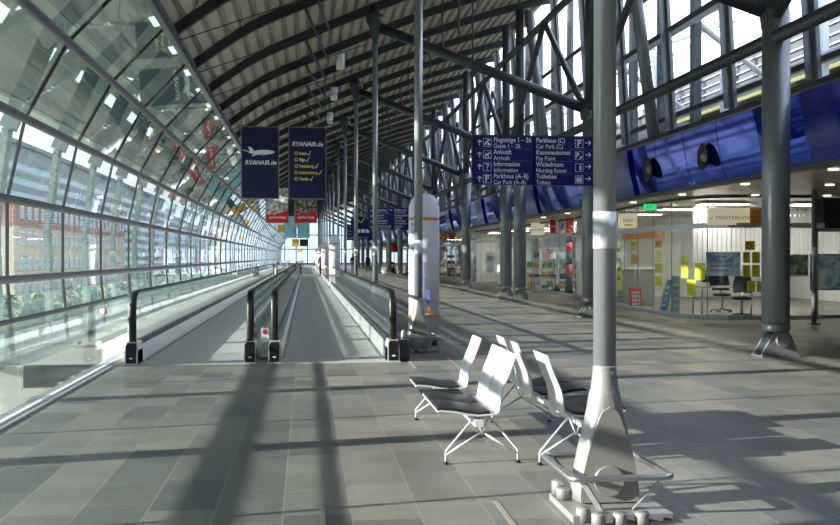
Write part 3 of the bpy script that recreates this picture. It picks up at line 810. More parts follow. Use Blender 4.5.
tl(MB().box(17,22,48,150,4.2,8.6), 'wall', M['steel_d'], ow, (18,48,4.2)); tl(MB().box(16.8,22.2,48,150,8.6,8.9), 'roof', M['trans'], ow, (18,48,4.2))

# ------------------------------------------------------------ left glass balustrade at the floor edge
bb = (-2.7,8,0)
ba = thing('glass_balustrade', 'clear glass balustrade with slim dark handrail along the left floor edge', 'balustrade', bb)
tl(MB().tube([(-2.70,YN+.1,.91),(-2.70,15.6,.91)], .024, 12), 'handrail', M['trans'], ba, bb)
ys = [15.6-1.93*k for k in range(11)]
for a, b in zip(ys[:-1], ys[1:]):
    if b < YN: break
    tl(MB().box(-2.706,-2.694,b+.008,a-.008,.05,.90), 'glass_pane', M['glassB'], ba, bb)
tl(MB().box(-2.722,-2.678,YN+.1,15.6,0,.035), 'base_channel', M['white'], ba, bb)
tl(MB().box(-2.66,-2.62,YN+.1,14.0,0,.02), 'floor_strip', M['white'], ba, bb)
tl(MB().tube([(-2.80,YN+.1,.03),(-2.80,14.0,.03)], .014, 8).tube([(-2.86,YN+.1,-.03),(-2.86,14.0,-.03)], .014, 8), 'lower_rail', M['white'], ba, bb)
for k in range(26):
    y = 14-.62*k
    tl(MB().box(-2.88,-2.72,y-.04,y+.04,-.05,.03), 'clamp', M['white'], ba, bb)
tl(MB().cyl(-2.66,13.7,.74,.82,.03,12), 'glass_fitting', M['alu'], ba, bb)

# ------------------------------------------------------------ moving walkways
def walkway(xc, y0, y1, label, hw=.845):
    base = (xc, y0, 0)
    o = thing('moving_walkway', label, 'moving walkway', base, 'moving walkways')
    L_ = y1-y0
    bm_ = MB().box(-hw+.14,hw-.14,.5,L_-.5,-.01,.002)
    b = bm_.build('belt', M['belt'], o)
    MB().box(-hw-.1,hw+.1,-.12,.5,-.01,.006).build('landing_plate', M['alu'], o)
    MB().box(-hw-.1,hw+.1,L_-.5,L_+.1,-.01,.006).build('landing_plate', M['alu'], o)
    for sx in (-1, 1):
        x = sx*hw
        MB().box(x-.085,x+.085,-.02,L_,.0,.26).build('side_panel', M['alu'], o)
        MB().prism([(x-.085,.26),(x+.085,.26),(x+.035,.31),(x-.035,.31)],'y',.35,L_).build('deck_profile', M['steel_d'], o)
        i_ = 0; yy = .42
        while yy < L_-.3:
            ye = min(yy+(2.4 if yy < 40 else 12), L_-.25)
            MB().box(x-.006,x+.006,yy,ye-.01,.30,.975).build('glass_pane', M['glassB'], o); yy = ye
        # newel glass (rounded front)
        nose = [(.42,.30),(.12,.30),(.13,.7),(.18,.88),(.26,.96),(.42,.975)]
        MB().prism([(a, b_) for a, b_ in nose], 'x', x-.006, x+.006).build('newel_glass', M['glassB'], o)
        # handrail: black rubber loop
        path = [(x,.14,.18),(x,.085,.32),(x,.075,.55),(x,.085,.76),(x,.12,.89),(x,.20,.965),(x,.32,.995),(x,.5,1.0),(x,L_-.5,1.0),(x,L_-.2,.95),(x,L_-.08,.8),(x,L_-.06,.5),(x,L_-.15,.2)]
        hr = MB(); prev = None
        rings = []
        for j, p in enumerate(path):
            a_ = Vector(path[max(j-1,0)]); c_ = Vector(path[min(j+1,len(path)-1)]); d = (c_-a_).normalized(); nrm = Vector((1,0,0)).cross(d).normalized()
            ring = []
            for (u_, v_) in ((-.045,-.014),(.045,-.014),(.052,.0),(.045,.018),(.02,.026),(-.02,.026),(-.045,.018),(-.052,.0)):
                ring.append(Vector(p)+Vector((u_,0,0))+nrm*v_)
            rings.append(ring)
        hr.rings(rings, True).build('handrail', M['black'], o)
        nb = MB().box(x-.085,x+.085,-.06,.42,.0,.20).prism([(x-.085,.20),(x+.085,.20),(x+.07,.31),(x-.07,.31)],'y',.0,.42)
        n_ = nb.build('newel_box', M['alu'], o)
        MB().box(x-.07,x+.07,-.065,-.058,.02,.28).build('front_cover', M['blackm'], o)
        MB().box(x-.022,x+.022,-.07,-.064,.08,.10).build('label_plate', M['signwhite'], o)
        # slanting opening around the handrail entry
        MB().box(x-.055,x+.055,-.03,.1,.17,.30).build('handrail_inlet', M['black'], o)
    return o
walkway(-1.60, 14.3, 76, 'left moving walkway with black handrails beside the glass facade', .815)
walkway(.40, 14.3, 76, 'right moving walkway with black handrails beside the slim columns')
o = walkway(-1.615, 86, 150, 'farther left moving walkway beyond the first one')
o = walkway(.40, 86, 150, 'farther right moving walkway beyond the first one')
struct(MB().box(-2.62,1.45,76.2,85.8,-.012,0), 'floor_between', M['floor'])
struct(MB().box(-.68,-.53,14.9,76,0,.03), 'floor_gap', M['grey'])
# small red and white notice on the divider
o = thing('notice', 'small round red and white notice on the glass of the left walkway', 'sign', (-.62,15.4,0))
MB().box(-.06,.06,-.005,.005,.2,.42).build('plate', M['signwhite'], o); MB().tube([(0,-.005,.36),(0,-.01,.36)],.04,16).build('red_disc', M['red'], o); MB().cyl(0,0,.03,.2,.01,8).build('stem', M['alu'], o)
# grey control box by right newel
o = thing('control_box', 'low grey box between right walkway end and the slim column', 'box', (1.42,14.55,0))
MB().box(-.07,.07,-.15,.15,0,.30).build('body', M['steel_d'], o); MB().lathe([(.03,.3),(.03,.38),(.02,.42),(.0,.43)],0,.1,12).build('cap', M['alu'], o)
# metal floor frames
for nm, lab, (x0, x1, y0, y1) in (('floor_hatch','large metal edged floor hatch at the bottom of the view',(.08,1.17,4.6,6.05)),('floor_hatch','small metal edged floor hatch beside the foot of the second slim column',(1.46,2.1,13.4,14.75))):
    o = thing(nm, lab, 'floor hatch', (x0,y0,0), 'floor hatches')
    w, h = x1-x0, y1-y0
    MB().box(0,.03,0,h,0,.003).box(w-.03,w,0,h,0,.003).box(0,w,h-.008,h,0,.003).build('metal_edge', M['trimb'], o)

# ------------------------------------------------------------ advertising pillars
def pillar(loc, label, near=True):
    o = thing('advertising_pillar', label, 'pillar', loc, 'white advertising pillars')
    pr = [(.262,.10),(.262,2.28),(.255,2.36),(.225,2.46),(.16,2.54),(.07,2.58),(.0,2.585)]
    MB().lathe(pr, 0,0,40,.62).build('body', M['ad'], o)
    MB().lathe([(.24,0),(.24,.10)],0,0,32,.62).build('plinth', M['blackm'], o)
    MB().lathe([(.2645,2.12),(.2645,2.17)],0,0,40,.62).build('upper_band', M['orange'], o)['label'] = 'orange band near the top'
    MB().lathe([(.2645,.50),(.2645,.55)],0,0,40,.62).build('lower_band', M['orange'], o)['label'] = 'orange band near the bottom'
    if near:
        text('REISEMARKT', .17, (-.128,-.155,1.14), M['adblue'], o, rot=(PI/2,-PI/2,-.6), sx=1.0)
        text('im Flughafen', .085, (-.01,-.172,1.0), M['adblue'], o, rot=(PI/2,-PI/2,0))
        MB().box(.03,.08,-.175,-.168,.72,.95).build('blue_mark', M['adblue'], o)
        MB().box(.05,.08,-.175,-.168,.58,.66).build('orange_mark', M['orange'], o)
    return o
pillar((1.99,16.85,0), 'white lettered advertising pillar with orange bands behind the second slim column')
pillar((1.36,48,0), 'distant white rounded advertising pillar beside the moving walkway', False)
for i, y in enumerate((72, 96, 120)):
    pillar((1.36,y,0), '%s white pillar, farther than the large distant one, beside the walkway' % ['nearest very small','middle very small','farthest very small'][i], False)

# ------------------------------------------------------------ hanging direction signs
def arrow(mb, x, z, ang, s, y=-.02):
    ca_, sa_ = math.cos(ang), math.sin(ang)
    def R(px, pz): return (x+(px*ca_-pz*sa_)*s, z+(px*sa_+pz*ca_)*s)
    for poly in ([(-.5,-.07),(.42,-.07),(.42,.07),(-.5,.07)], [(.5,0),(.12,.42),(.0,.36),(.32,0)], [(.5,0),(.32,0),(.0,-.36),(.12,-.42)]):
        mb.prism([R(*p) for p in poly], 'y', y, y+.006)
def direction_sign(loc, label, rows_l, rows_r, W=2.47, H=.985):
    o = thing('direction_sign', label, 'sign', loc, 'hanging blue direction signs')
    g = .03; wl = W/2-g
    for x0, nm in ((0, 'l'), (W/2+g/2, 'r')):
        MB().box(x0, x0+wl+g/2, 0, .09, 0, H).build('panel', M['navy'], o)
    for x in (-.02, W/2, W+.02): MB().cyl(x,.045,-.02,8.8-loc[2] if x != W/2 else H+.1,.018,8).build('hanger', M['rib'], o)
    MB().box(-.04,W+.04,.03,.06,H,H+.04).build('top_rail', M['rib'], o)
    rh = H/4; ar = MB(); fr = MB()
    for i, (a, b, ic) in enumerate(rows_l):
        zc = H-rh*(i+.5)
        text(a, .135, (.40,-.006,zc+.015), M['signwhite'], o, sx=.86, bold=.001); text(b, .125, (.40,-.006,zc-.105), M['signwhite'], o, sx=.86)
        arrow(ar, .11, zc, PI/2, .12, -.008)
        icon(fr, .27, zc, ic)
        if i: MB().box(.02,wl-.0,-.002,0,H-rh*i-.002,H-rh*i+.002).build('row_line', M['adblue'], o)
    for i, (a, b, ic) in enumerate(rows_r):
        zc = H-rh*(i+.5); x0 = W/2+.05
        text(a, .135, (x0,-.006,zc+.015), M['signwhite'], o, sx=.86, bold=.001); text(b, .125, (x0,-.006,zc-.105), M['signwhite'], o, sx=.86)
        arrow(ar, W-.09, zc+.02, 0, .12, -.008)
        icon(fr, W-.28, zc, ic)
        if i: MB().box(x0,W-.02,-.002,0,H-rh*i-.002,H-rh*i+.002).build('row_line', M['adblue'], o)
    ar.build('arrows', M['signwhite'], o); fr.build('pictograms', M['signwhite'], o)
    return o
def icon(mb, x, z, kind):
    h = .085; y0, y1 = -.008, -.002; w = .007
    for q in ((x-h,x+h,z-h,z-h+w),(x-h,x+h,z+h-w,z+h),(x-h,x-h+w,z-h,z+h),(x+h-w,x+h,z-h,z+h)): mb.box(q[0],q[1],y0,y1,q[2],q[3])
    def ln(a, b, t=.02): 
        a = Vector((x+a[0]*h, y0+.003, z+a[1]*h)); b = Vector((x+b[0]*h, y0+.003, z+b[1]*h)); d = (b-a).normalized(); n_ = Vector((-d.z,0,d.x))*t/2
        mb.prism([((a+n_).x,(a+n_).z),((b+n_).x,(b+n_).z),((b-n_).x,(b-n_).z),((a-n_).x,(a-n_).z)],'y',y0,y1)
    if kind == 'P':
        ln((-.3,-.7),(-.3,.65),.028); ln((-.3,.6),(.3,.6)); ln((.3,.65),(.3,.0)); ln((-.3,.05),(.3,.05)); ln((-.7,.8),(.7,.8),.01)
    elif kind == 'pay':
        ln((-.6,-.5),(-.6,.7),.024); ln((-.6,.65),(-.1,.65)); ln((-.1,.7),(-.1,.15)); ln((-.6,.2),(-.1,.2)); ln((.1,-.7),(.7,-.1),.03)
    elif kind == '?':
        ln((-.35,.4),(-.2,.7)); ln((-.2,.7),(.25,.7)); ln((.3,.7),(.3,.3)); ln((.3,.3),(0,0)); ln((0,.05),(0,-.3)); ln((0,-.5),(0,-.7),.026)
    elif kind == 'plane':
        ln((-.7,-.4),(.7,.5),.03); ln((-.1,0),(.4,-.5)); ln((0,.1),(-.5,.3)); ln((-.8,-.75),(.8,-.75),.012)
    elif kind == 'gate':
        ln((-.6,-.6),(-.3,.1),.035); ln((-.3,.1),(.2,.1),.03); ln((.2,.1),(.3,-.7),.03); ln((-.1,.5),(.6,.6),.03); ln((.4,-.2),(.7,-.6),.03)
    elif kind == 'nurse':
        ln((.3,-.7),(.3,.4),.035); ln((.0,.1),(.6,.1)); ln((.3,.55),(.3,.75),.04)
    elif kind == 'wc':
        for sx in (-.4,.4):
            ln((sx,-.7),(sx,.35),.045); ln((sx,.5),(sx,.72),.04)
        ln((0,-.7),(0,.7),.008)
RL = [('Flugsteige 1 – 26','Gates 1 – 26','gate'),('Ankunft','Arrivals','plane'),('Information','Information','?'),('Parkhaus (A–B)','Car Park (A–B)','P')]
RR = [('Parkhaus (C)','Car Park (C)','P'),('Kassenautomat','Pay Point','pay'),('Wickelraum','Nursing Room','nurse'),('Toiletten','Toilets','wc')]
direction_sign((3.40,20.1,2.97), 'large blue hanging direction sign in two panels with white arrows', RL, RR)
RL2 = [('Flugsteige 1 – 26','Gates 1 – 26','gate'),('Ankunft','Arrivals','plane'),('Information','Information','?'),('Parkhaus (A–B)','Car Park (A–B)','P')]
direction_sign((3.15,50.5,2.86), 'second blue direction sign, hanging left of the white pillar, farther away', RL2, RR, 2.5, 1.1)
direction_sign((3.2,78,2.8), 'farthest small blue direction sign, left of the second one', RL2, RR, 2.3, 1.2)
X, Y = wx(361, 62)
o = thing('pictogram_board', 'blue pictogram board with black field between the two distant direction signs', 'sign', (X,Y,2.9), 'distant blue boards')
MB().box(-.62,.62,0,.08,-.1,.95).build('panel', M['navy'], o); MB().box(-.35,.3,-.01,0,.5,1.1).build('black_field', M['blackm'], o)
MB().box(-.3,-.05,-.015,-.01,.1,.32).box(.02,.24,-.015,-.01,.1,.32).box(.3,.5,-.015,-.01,.1,.32).build('icons', M['signwhite'], o)
pm_ = MB(); pm_.tube([(-.2,-.015,.9),(0,-.015,.72),(.2,-.015,1.0)], .03, 6); pm_.build('pictogram', M['signwhite'], o)
MB().cyl(-.5,.04,.95,5.4,.02,6).cyl(.5,.04,.95,5.4,.02,6).build('hanger', M['rib'], o)

# ------------------------------------------------------------ hanging banners
def banner(loc, W, H, m, label, rodtop, group):
    o = thing('hanging_banner', label, 'banner', loc, group)
    MB().box(-W/2,W/2,0,.05,0,H).build('panel', m, o)
    t = .028
    MB().box(-W/2-t,W/2+t,-.01,.06,-t,0).box(-W/2-t,W/2+t,-.01,.06,H,H+t).box(-W/2-t,-W/2,-.01,.06,0,H).box(W/2,W/2+t,-.01,.06,0,H).build('frame', M['steel'], o)
    for sx in (-1, 1):
        top = roof_z(loc[0]+sx*(W/2))-loc[2]-.1
        MB().cyl(sx*(W/2),.025,H,top,.012,6).build('rod', M['rib'], o)
    return o
T1_ = 30.8; Y1 = 30.9
z1 = 1.5+.0585*T1_; H1 = 2.16; W1 = 1.10
BXL, BXR = wx(260.5, T1_)[0], wx(307.5, T1_)[0]
o = banner((BXL,Y1,z1), W1, H1, M['navyb'], 'left navy blue banner with white airliner, nearest of the hanging banners', 8, 'navy hanging banners')
text('RYANAIR.de', .185, (.02,-.012,1.02), M['signwhite'], o, align='CENTER', sx=.95, bold=.005, shear=.2)
pln = MB()
fus = []
for k in range(24):
    a = 2*PI*k/24; r_ = 1
    xx = .40*math.cos(a); zz = .075*math.sin(a)*(1 if xx > -.1 else 1-(abs(xx)-.1)*1.7)
    fus.append((xx+.05, 1.38+zz+.10*(xx+.4)*.3))
pln.prism(fus, 'y', -.014, -.006)
pln.prism([(-.30,1.40),(-.36,1.56),(-.28,1.56),(-.18,1.44)], 'y', -.016, -.006)
pln.prism([(-.24,1.40),(-.52,1.47),(-.50,1.44),(-.15,1.36)], 'y', -.016, -.006)
pln.prism([(.05,1.36),(-.22,1.27),(-.26,1.29),(-.08,1.38)], 'y', -.016, -.006)
pln.build('airliner_picture', M['signwhite'], o)
MB().prism([(.02,1.29),(.14,1.28),(.16,1.33),(.04,1.34)], 'y', -.018,-.006).build('engine_picture', M['grey'], o)
o = banner((BXR,Y1,z1), W1, H1, M['navyb'], 'right navy blue banner with a yellow list, nearest of the hanging banners', 8, 'navy hanging banners')
text('RYANAIR.de', .185, (0,-.012,1.60), M['signwhite'], o, align='CENTER', sx=.95, bold=.005, shear=.2)
for i, w_ in enumerate(('Hotels','Flüge','Versicherung','Autovermietung','Transfer')):
    zz = 1.33-.195*i
    t_ = text(w_, .135, (-.25,-.012,zz), M['yellow'] if i != 1 else M['signwhite'], o, sx=.62, bold=.004)
    if i == 0: t_.data.materials[0] = M['yellow']
    rg = MB(); rg.tube([(-.34+.045*math.cos(2*PI*k/14), -.012, zz+.045+.045*math.sin(2*PI*k/14)) for k in range(14)], .011, 6, closed=True)
    rg.build('ring_mark', M['yellow'], o)
    tw = max(v.co.x for v in t_.data.vertices)*.62-.25+.03
    MB().prism([(tw,zz+.05),(tw+.03,zz+.01),(tw+.09,zz+.12),(tw+.11,zz+.12),(tw+.035,zz-.03),(tw-.015,zz+.04)],'y',-.016,-.008).build('tick_mark', M['signwhite'], o)
crowd = picture_material('group_photo', (90,80,80), (190,186,186), (235,235,238), 5)
dkpic = picture_material('dark_photo', (50,40,38), (120,105,100), (200,190,185), 6)
for i, (px, pm2) in enumerate(((277,crowd),(305.7,dkpic))):
    T = 51.0; X, Y = wx(px, T)
    o = banner((X,Y,1.5+.0345*T), 1.10, 1.75, pm2, ['left red and white banner with a group photo, behind the navy ones','right red and dark banner with a round motif, behind the navy ones'][i], 8, 'red hanging banners')
    MB().prism([(-.55,0),(.55,0),(.55,.62),(.25,.52),(-.1,.42),(-.55,.40)],'y',-.012,0).build('red_swoosh', M['red'], o)
    text('germanwings', .15, (.03,-.016,.22), M['signwhite'], o, align='CENTER', sx=1.05, bold=.004)
    rg = MB()
    if i == 1: rg.tube([(.42*math.cos(2*PI*k/24), -.01, 1.1+.36*math.sin(2*PI*k/24)) for k in range(24)], .025, 6, closed=True); rg.build('round_motif', M['dark'], o)
for i, px in enumerate((290,303.7)):
    T = 71.; X, Y = wx(px, T)
    o = banner((X,Y,1.5+.0195*T), .78, 1.5, M['paleblue'], ['left pale blue banner, third row of hanging banners','right pale blue banner, third row of hanging banners'][i], 8, 'pale blue hanging banners')
    MB().bar((.25,-.01,.3),(.28,-.01,.7),.03,.012).build('dark_motif', M['dark'], o)
for (px, T, zb, zt, m_, lab) in ((281.5,80,232,225,M['oposter'],'small amber board hanging left of the pale blue banners'),(295.5,92,246,239.5,M['oposter'],'small amber board hanging above the walkways'),(304,92,246,239.5,M['dark'],'small black board hanging right of the amber board'),(300,120,252,249,M['oposter'],'farthest tiny amber board above the walkways')):
    X, Y = wx(px, T)
    W_ = .55 if px != 304 else .7
    o = banner((X,Y,1.5+(257-zb)/1000*T), W_, (zb-zt)/1000*T, m_, lab, 8, 'small hanging boards')

# ------------------------------------------------------------ benches
def seat_unit(mirror, perf=True):
    sgn = -1 if mirror else 1
    o = None
    W = .455
    def prof_strip(cl, th):      # centre line in (x,z) -> closed polygon
        up, dn = [], []
        for j, p in enumerate(cl):
            a = Vector(cl[max(j-1,0)]); b = Vector(cl[min(j+1,len(cl)-1)]); d = (b-a).normalized(); n_ = Vector((-d.y, d.x))
            up.append((p[0]+n_.x*th/2, p[1]+n_.y*th/2)); dn.append((p[0]-n_.x*th/2, p[1]-n_.y*th/2))
        return up+dn[::-1]
    seat = [(-.24,.40),(-.215,.405),(-.12,.398),(-.02,.378),(.06,.368),(.14,.374),(.195,.378)]
    back = [(.18,.375),(.205,.39),(.215,.45),(.222,.51),(.235,.56),(.262,.62),(.295,.70),(.325,.785),(.333,.80)]
    return seat, back, prof_strip, W
def bench(loc, mirror, units, table, label, ylen, feet):
    sgn = -1 if mirror else 1
    o = thing('bench', label, 'bench', loc, 'white metal benches')
    seat, back, strip, W = seat_unit(mirror)
    fx = lambda cl: [(sgn*a, b) for a, b in cl]
    for y in units:
        s_ = MB().prism(strip(fx(seat), .014), 'y', y, y+W, True).build('seat', M['white'], o)
        pad = [(a, b+.016) for a, b in seat[:-1]]
        p_ = MB().prism(strip(fx(pad), .024), 'y', y+.006, y+W-.006, True).build('seat_pad', M['leather'], s_)
        b_ = MB().prism(strip(fx(back), .012), 'y', y+.008, y+W-.012, True).build('backrest', M['white'], o)
        for q in (s_, p_, b_):
            m_ = q.modifiers.new('b', 'BEVEL'); m_.width = .004; m_.segments = 2; m_.limit_method = 'ANGLE'; m_.angle_limit = 1.0
        MB().box(min(sgn*.0,sgn*.12), max(sgn*.0,sgn*.12), y+.1, y+.13, .335, .392).box(min(sgn*.0,sgn*.12), max(sgn*.0,sgn*.12), y+.32, y+.35, .335, .392).build('seat_bracket', M['white'], o)
    for (a, b) in table:
        MB().box(min(-.22*sgn,.12*sgn), max(-.22*sgn,.12*sgn), a, b, .365, .38).build('table_top', M['dark'] if not mirror else M['blackm'], o)
    MB().box(sgn*.06-.03, sgn*.06+.03, 0, ylen, .29, .34).build('crossbeam', M['white'], o)
    for y in feet:
        f = MB(); c = sgn*.06+(.045 if not mirror else -.03)
        hub = [(c-.055,.355),(c+.055,.355),(c,.215)]
        f.tube([(hub[0][0],y,hub[0][1]),(hub[1][0],y,hub[1][1]),(hub[2][0],y,hub[2][1])], .012, 8, closed=True)
        f.box(c-.06,c+.06,y-.012,y+.012,.335,.365)
        f.build('hub_triangle', M['white'], o)
        for s2 in (-1, 1):
            l = MB(); xf = c+s2*.265
            l.tube([(c+s2*.05,y,.345),(xf-s2*.005,y,.10),(xf,y,.085),(xf,y,.015)], .0085, 8)
            l.tube([(c+s2*.005,y,.225),(xf,y,.07)], .0085, 8)
            lg_ = l.build('leg', M['white'], o)
            MB().lathe([(.022,0),(.022,.008),(.010,.02)], xf, y, 12).build('foot_pad', M['blackm'], lg_)
    return o
bench((1.165,7.02,0), False, [0,.475,1.43], [(.955,1.40)], 'white metal bench with black pads on the left, backs to the right one', 2.25, [.14,2.12])
bench((2.03,6.92,0), True, [0,1.0,1.48], [(.50,.97)], 'white metal bench on the right, its backs towards the left bench', 2.2, [.14,2.0])

# ------------------------------------------------------------ distant people and objects
def person(loc, rz, m, label, stride=.14):
    v = [(0,0,.95),(0,0,1.15),(0,0,1.38),(0,0,1.50),(0,-.02,1.60),(0,-.02,1.72),
         (.17,0,1.40),(.24,.03,1.13),(.25,-.08,.9),(-.17,0,1.40),(-.24,-.03,1.13),(-.25,.06,.9),
         (.10,0,.9),(.11,-stride,.5),(.11,-stride*.6,.07),(.11,-stride*.6-.14,.04),(-.10,0,.9),(-.11,stride*.4,.5),(-.11,stride,.09),(-.11,stride-.12,.04)]
    e = [(0,1),(1,2),(2,3),(3,4),(4,5),(2,6),(6,7),(7,8),(2,9),(9,10),(10,11),(0,12),(12,13),(13,14),(14,15),(0,16),(16,17),(17,18),(18,19)]
    r = [.15,.14,.15,.055,.09,.075,.065,.05,.035,.065,.05,.035,.09,.065,.045,.035,.09,.065,.045,.035]
    me = bpy.data.meshes.new('person'); me.from_pydata(v, e, []); o = bpy.data.objects.new('person', me); C.objects.link(o)
    me.materials.append(m); md = o.modifiers.new('s', 'SKIN')
    for i, d in enumerate(me.skin_vertices[0].data): d.radius = (r[i]*(1.15 if i < 3 else 1), r[i]*(.75 if i < 3 else 1)); d.use_root = (i == 0)
    o.modifiers.new('d', 'SUBSURF').levels = 1; o.location = loc; o.rotation_euler = (0,0,rz)
    tag(o, label, 'person')
    MB().lathe([(.0,1.80),(.06,1.79),(.095,1.73),(.10,1.66),(.085,1.62)], 0, .0, 14).build('hair', M['hair'], o)
    MB().lathe([(.05,1.52),(.08,1.57),(.088,1.66),(.07,1.72)], 0, -.035, 14).build('face', M['skin'], o)
    return o
X, Y = wx(368, 92); person((X,Y,0), .4, M['cloth_d'], 'distant person in dark clothes walking beyond the slim columns')
X, Y = wx(353, 88); person((X,Y,0), -.3, M['cloth_d'], 'distant person in dark clothes standing near the third slim column')
X, Y = wx(321.5, 78.5); person((X,Y,0), 0, M['cloth_d'], 'distant person in dark clothes with luggage at the walkway end')
X, Y = wx(327, 78.5); o = thing('suitcase', 'small black wheeled suitcase beside the person at the walkway end', 'suitcase', (X,Y,0))
MB().box(-.18,.18,-.12,.12,.06,.6).build('body', M['blackm'], o); MB().box(-.1,.1,-.13,-.12,.2,.4).build('label_patch', M['signwhite'], o); MB().cyl(-.12,0,0,.06,.03,8).cyl(.12,0,0,.06,.03,8).build('wheel', M['black'], o)
X, Y = wx(321.5, 120); person((X,Y,0), 0, M['cloth_b'], 'tiny distant person in beige beside the far walkway')
for i, (px, t) in enumerate(((264,69),(283.5,112))):
    X, Y = wx(px, t); o = thing('barrier_gate', 'red and white barrier at the far end of the left walkway' if i == 0 else 'second red and white barrier, farther than the first', 'barrier', (X,Y,0), 'red and white barriers')
    for sx in (-.36,.36):
        MB().box(sx-.07,sx+.07,-.06,.06,0,.98).build('post', M['signwhite'], o); MB().box(sx-.075,sx-.02,-.065,.065,.45,.85).build('red_field', M['red'], o)
    MB().box(-.3,.3,-.02,.02,.5,.56).build('bar', M['alu'], o)
X, Y = wx(297, 77.5); o = thing('slim_bollard', 'thin black post between the two moving walkways at their far end', 'post', (X,Y,0))
MB().cyl(0,0,0,1.15,.05,10).build('post', M['black'], o); MB().box(-.12,.12,-.12,.12,0,.02).build('base', M['black'], o)
X, Y = wx(391, 92); o = thing('a_board', 'black advertising board standing far down the hall', 'sign board', (X,Y,0))
MB().box(-.3,.3,-.02,.02,.05,1.05).build('board', M['blackm'], o); MB().box(-.2,.2,-.03,-.02,.5,.85).build('white_print', M['signwhite'], o); MB().bar((-.25,.4,0),(-.25,0,1),.03,.03).bar((.25,.4,0),(.25,0,1),.03,.03).build('leg', M['blackm'], o)
X, Y = wx(395, 93); o = thing('parasol', 'red half folded parasol above the black advertising board', 'parasol', (X,Y+.8,0))
MB().cyl(0,0,0,2.9,.03,8).build('pole', M['signwhite'], o); MB().lathe([(.45,1.95),(.40,2.3),(.22,2.65),(.03,2.9)],0,0,10).build('canopy', M['red'], o); MB().cyl(0,0,0,.08,.25,14).build('base', M['grey'], o)
for i, px in enumerate((384, 399, 403)):
    X, Y = wx(px, 90+2*i); o = thing('planter', 'tall cream planter with flowers, %s beside the black advertising board' % ['left','right','rightmost'][i], 'planter', (X,Y,0), 'planters far down the hall')
    MB().lathe([(.2,0),(.25,.6),(.22,.6)],0,0,12).build('pot', M['cream'], o)
    f = MB()
    for k in range(30):
        p = Vector((random.uniform(-.3,.3),random.uniform(-.3,.3),random.uniform(.6,1.3))); s_ = .08
        f.add([p+Vector((-s_,0,0)),p+Vector((0,-s_,s_)),p+Vector((s_,0,0)),p+Vector((0,s_,s_))],[(0,1,2,3)])
    f.build('flowers', M['yellow'] if i else M['signwhite'], o)

# ------------------------------------------------------------ outside left
GZ = -7.0
g = MB(); g.add([(-400,-60,GZ),(-4.5,-60,GZ),(-4.5,500,GZ),(-400,500,GZ)], [(0,1,2,3)]); struct(g, 'ground', M['grass'])
g = MB(); g.add([(-44,-60,GZ+.03),(-24,-60,GZ+.03),(-24,500,GZ+.03),(-44,500,GZ+.03)], [(0,1,2,3)]); struct(g, 'ground_road', M['asphalt'])
bd = (-46,165,GZ); o = thing('building', 'long yellow brick building with red brick upper floors beyond the glass facade', 'building', bd)
tl(MB().box(-64,-46,165,262,GZ,6.5), 'wall', M['brick'], o, bd)
tl(MB().box(-64.05,-45.95,164.95,262.05,6.5,10.5), 'upper_wall', M['brickr'], o, bd)
tl(MB().box(-64.5,-45.5,164.5,262.5,10.5,11.2), 'roof', M['rooft'], o, bd)
cnt = 0
for fl in range(4):
    for q in range(22):
        y = 168+4.3*q; z = GZ+2.2+4.2*fl
        if z+2 > 11: continue
        w = tl(MB().box(-45.98,-45.85,y,y+2.2,z,z+2.0), 'window', M['signwhite'], o, bd)
        MBp = MB().box(-45.85,-45.80,y+.15,y+1.0,z+.15,z+1.85).box(-45.85,-45.80,y+1.15,y+2.05,z+.15,z+1.85)
        MBp.v = [(a-bd[0], b-bd[1], c-bd[2]) for a, b, c in MBp.v]
        MBp.build('pane', M['wglass'], w)
bd = (-68,205,GZ); o = thing('building', 'invented tall grey block covering bright sky behind the brick building', 'building', bd)  # invented block, added to cover overbright sky seen through the left glass
tl(MB().box(-98,-68,205,700,GZ,28), 'wall', M['office'], o, bd)
for q in range(9): tl(MB().box(-68.1,-67.95,205,700,GZ+2+3.4*q,GZ+3.6+3.4*q), 'window_band', M['wglass'], o, bd)
tl(MB().box(-99,-67,204,701,28,29), 'roof', M['rooft'], o, bd)
bd = (-60,300,GZ); o = thing('tower', 'slender distant tower beyond the facade at the left edge', 'tower', (-104,225,GZ))
MB().box(-2,2,-2,2,0,26).build('shaft', M['concrete'], o); MB().box(-4,4,-4,4,26,30).build('cabin', M['rooft'], o)
def tree(x, y, h, r, label, grp):
    o = thing('tree', label, 'tree', (x,y,GZ), grp)
    MB().tube([(0,0,0),(.1,0,h*.35),(0,.1,h*.7)], [.25,.18,.08], 8).build('trunk', M['bark'], o)
    f = MB()
    for k in range(420):
        a = random.random()*2*PI; u_ = random.uniform(-1,1); rr = r*random.random()**.4
        c = Vector((rr*math.cos(a)*math.sqrt(1-u_*u_), rr*math.sin(a)*math.sqrt(1-u_*u_), h*.65+rr*u_*.9))
        d1 = Vector((random.uniform(-1,1),random.uniform(-1,1),random.uniform(-1,1))).normalized()*.35; d2 = d1.cross(Vector((random.random(),random.random(),random.random()))).normalized()*.3
        f.add([c-d1, c-d2, c+d1, c+d2], [(0,1,2,3)])
    f.build('foliage', M['leaf'], o)
for i in range(14):
    tree(-21+random.uniform(-2,2), 55+9*i, random.uniform(5.0,6.5), random.uniform(1.8,2.6), 'small green roadside tree beyond the glass facade', 'roadside trees beyond the facade')
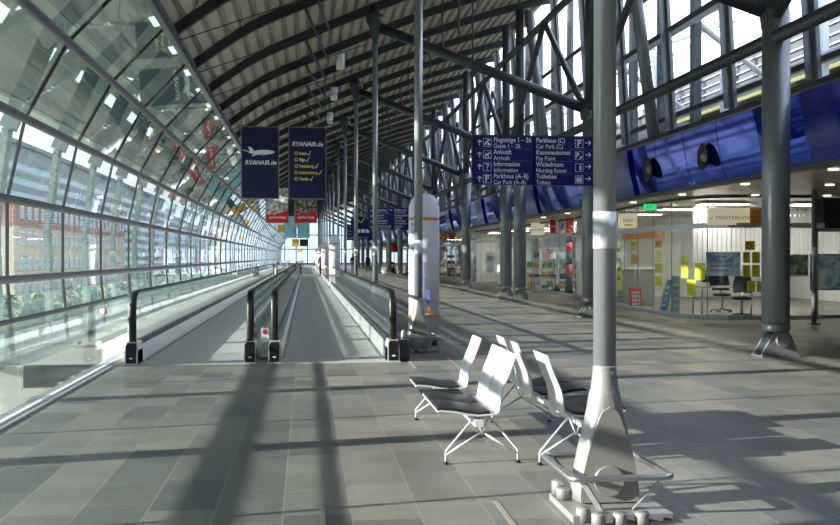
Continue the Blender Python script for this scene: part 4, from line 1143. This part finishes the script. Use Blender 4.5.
def car(x, y, m, label, rz=0):
    o = thing('car', label, 'car', (x,y,GZ+.03), None, rz)
    MB().prism([(-2.1,.35),(2.1,.35),(2.15,.7),(2.0,.9),(1.1,1.0),(.5,1.45),(-.9,1.48),(-1.6,1.05),(-2.1,.95)],'x',-.85,.85).build('body', m, o)
    MB().prism([(.95,1.0),(.45,1.40),(-.85,1.42),(-1.4,1.05)],'x',-.87,.87).build('windows', M['wglass'], o)
    for sx in (-.8,.8):
        for sy in (-1.35,1.35): MB().tube([(sx-.1,sy,.33),(sx+.1,sy,.33)],.33,16).build('wheel', M['black'], o)
car(-31,112,M['carg'],'bright green car on the road beyond the facade'); car(-27.5,98,M['cars'],'silver car in front of the green car'); car(-27,118,M['card'],'dark car behind the green car')

# ------------------------------------------------------------ light
sun = bpy.data.lights.new('sun', 'SUN'); sun.energy = 25.0; sun.angle = math.radians(.6); sun.color = (1,.92,.82)
so = bpy.data.objects.new('sun', sun); C.objects.link(so)
so.rotation_euler = Vector((3.15,.62,-1)).to_track_quat('-Z','Y').to_euler()
w = bpy.data.worlds.new('world'); bpy.context.scene.world = w; w.use_nodes = True; nt = w.node_tree
bg = nt.nodes['Background']; tc = nt.nodes.new('ShaderNodeTexCoord'); sx_ = nt.nodes.new('ShaderNodeSeparateXYZ'); rp = nt.nodes.new('ShaderNodeValToRGB')
nt.links.new(tc.outputs['Generated'], sx_.inputs[0]); nt.links.new(sx_.outputs['Z'], rp.inputs[0]); nt.links.new(rp.outputs[0], bg.inputs['Color'])
rp.color_ramp.elements[0].color = (.86,.92,1,1); rp.color_ramp.elements[1].color = (.62,.76,1,1); rp.color_ramp.elements[1].position = .8
bg.inputs['Strength'].default_value = 2.9

# ------------------------------------------------------------ camera
cam = bpy.data.cameras.new('camera'); co = bpy.data.objects.new('camera', cam); C.objects.link(co)
cam.sensor_width = 36; cam.lens = 1000/840*36; cam.clip_start = .05; cam.clip_end = 1500
co.location = (0,0,CAMH); co.rotation_euler = (math.radians(90-.315), 0, -YAW)
sc = bpy.context.scene; sc.camera = co
sc.view_settings.view_transform = 'Standard'; sc.view_settings.look = 'None'; sc.view_settings.gamma = 1; sc.view_settings.exposure = 0.5
sc.view_settings.use_curve_mapping = False
sc.cycles.max_bounces = 10; sc.cycles.transparent_max_bounces = 24; sc.cycles.diffuse_bounces = 5; sc.cycles.glossy_bounces = 4
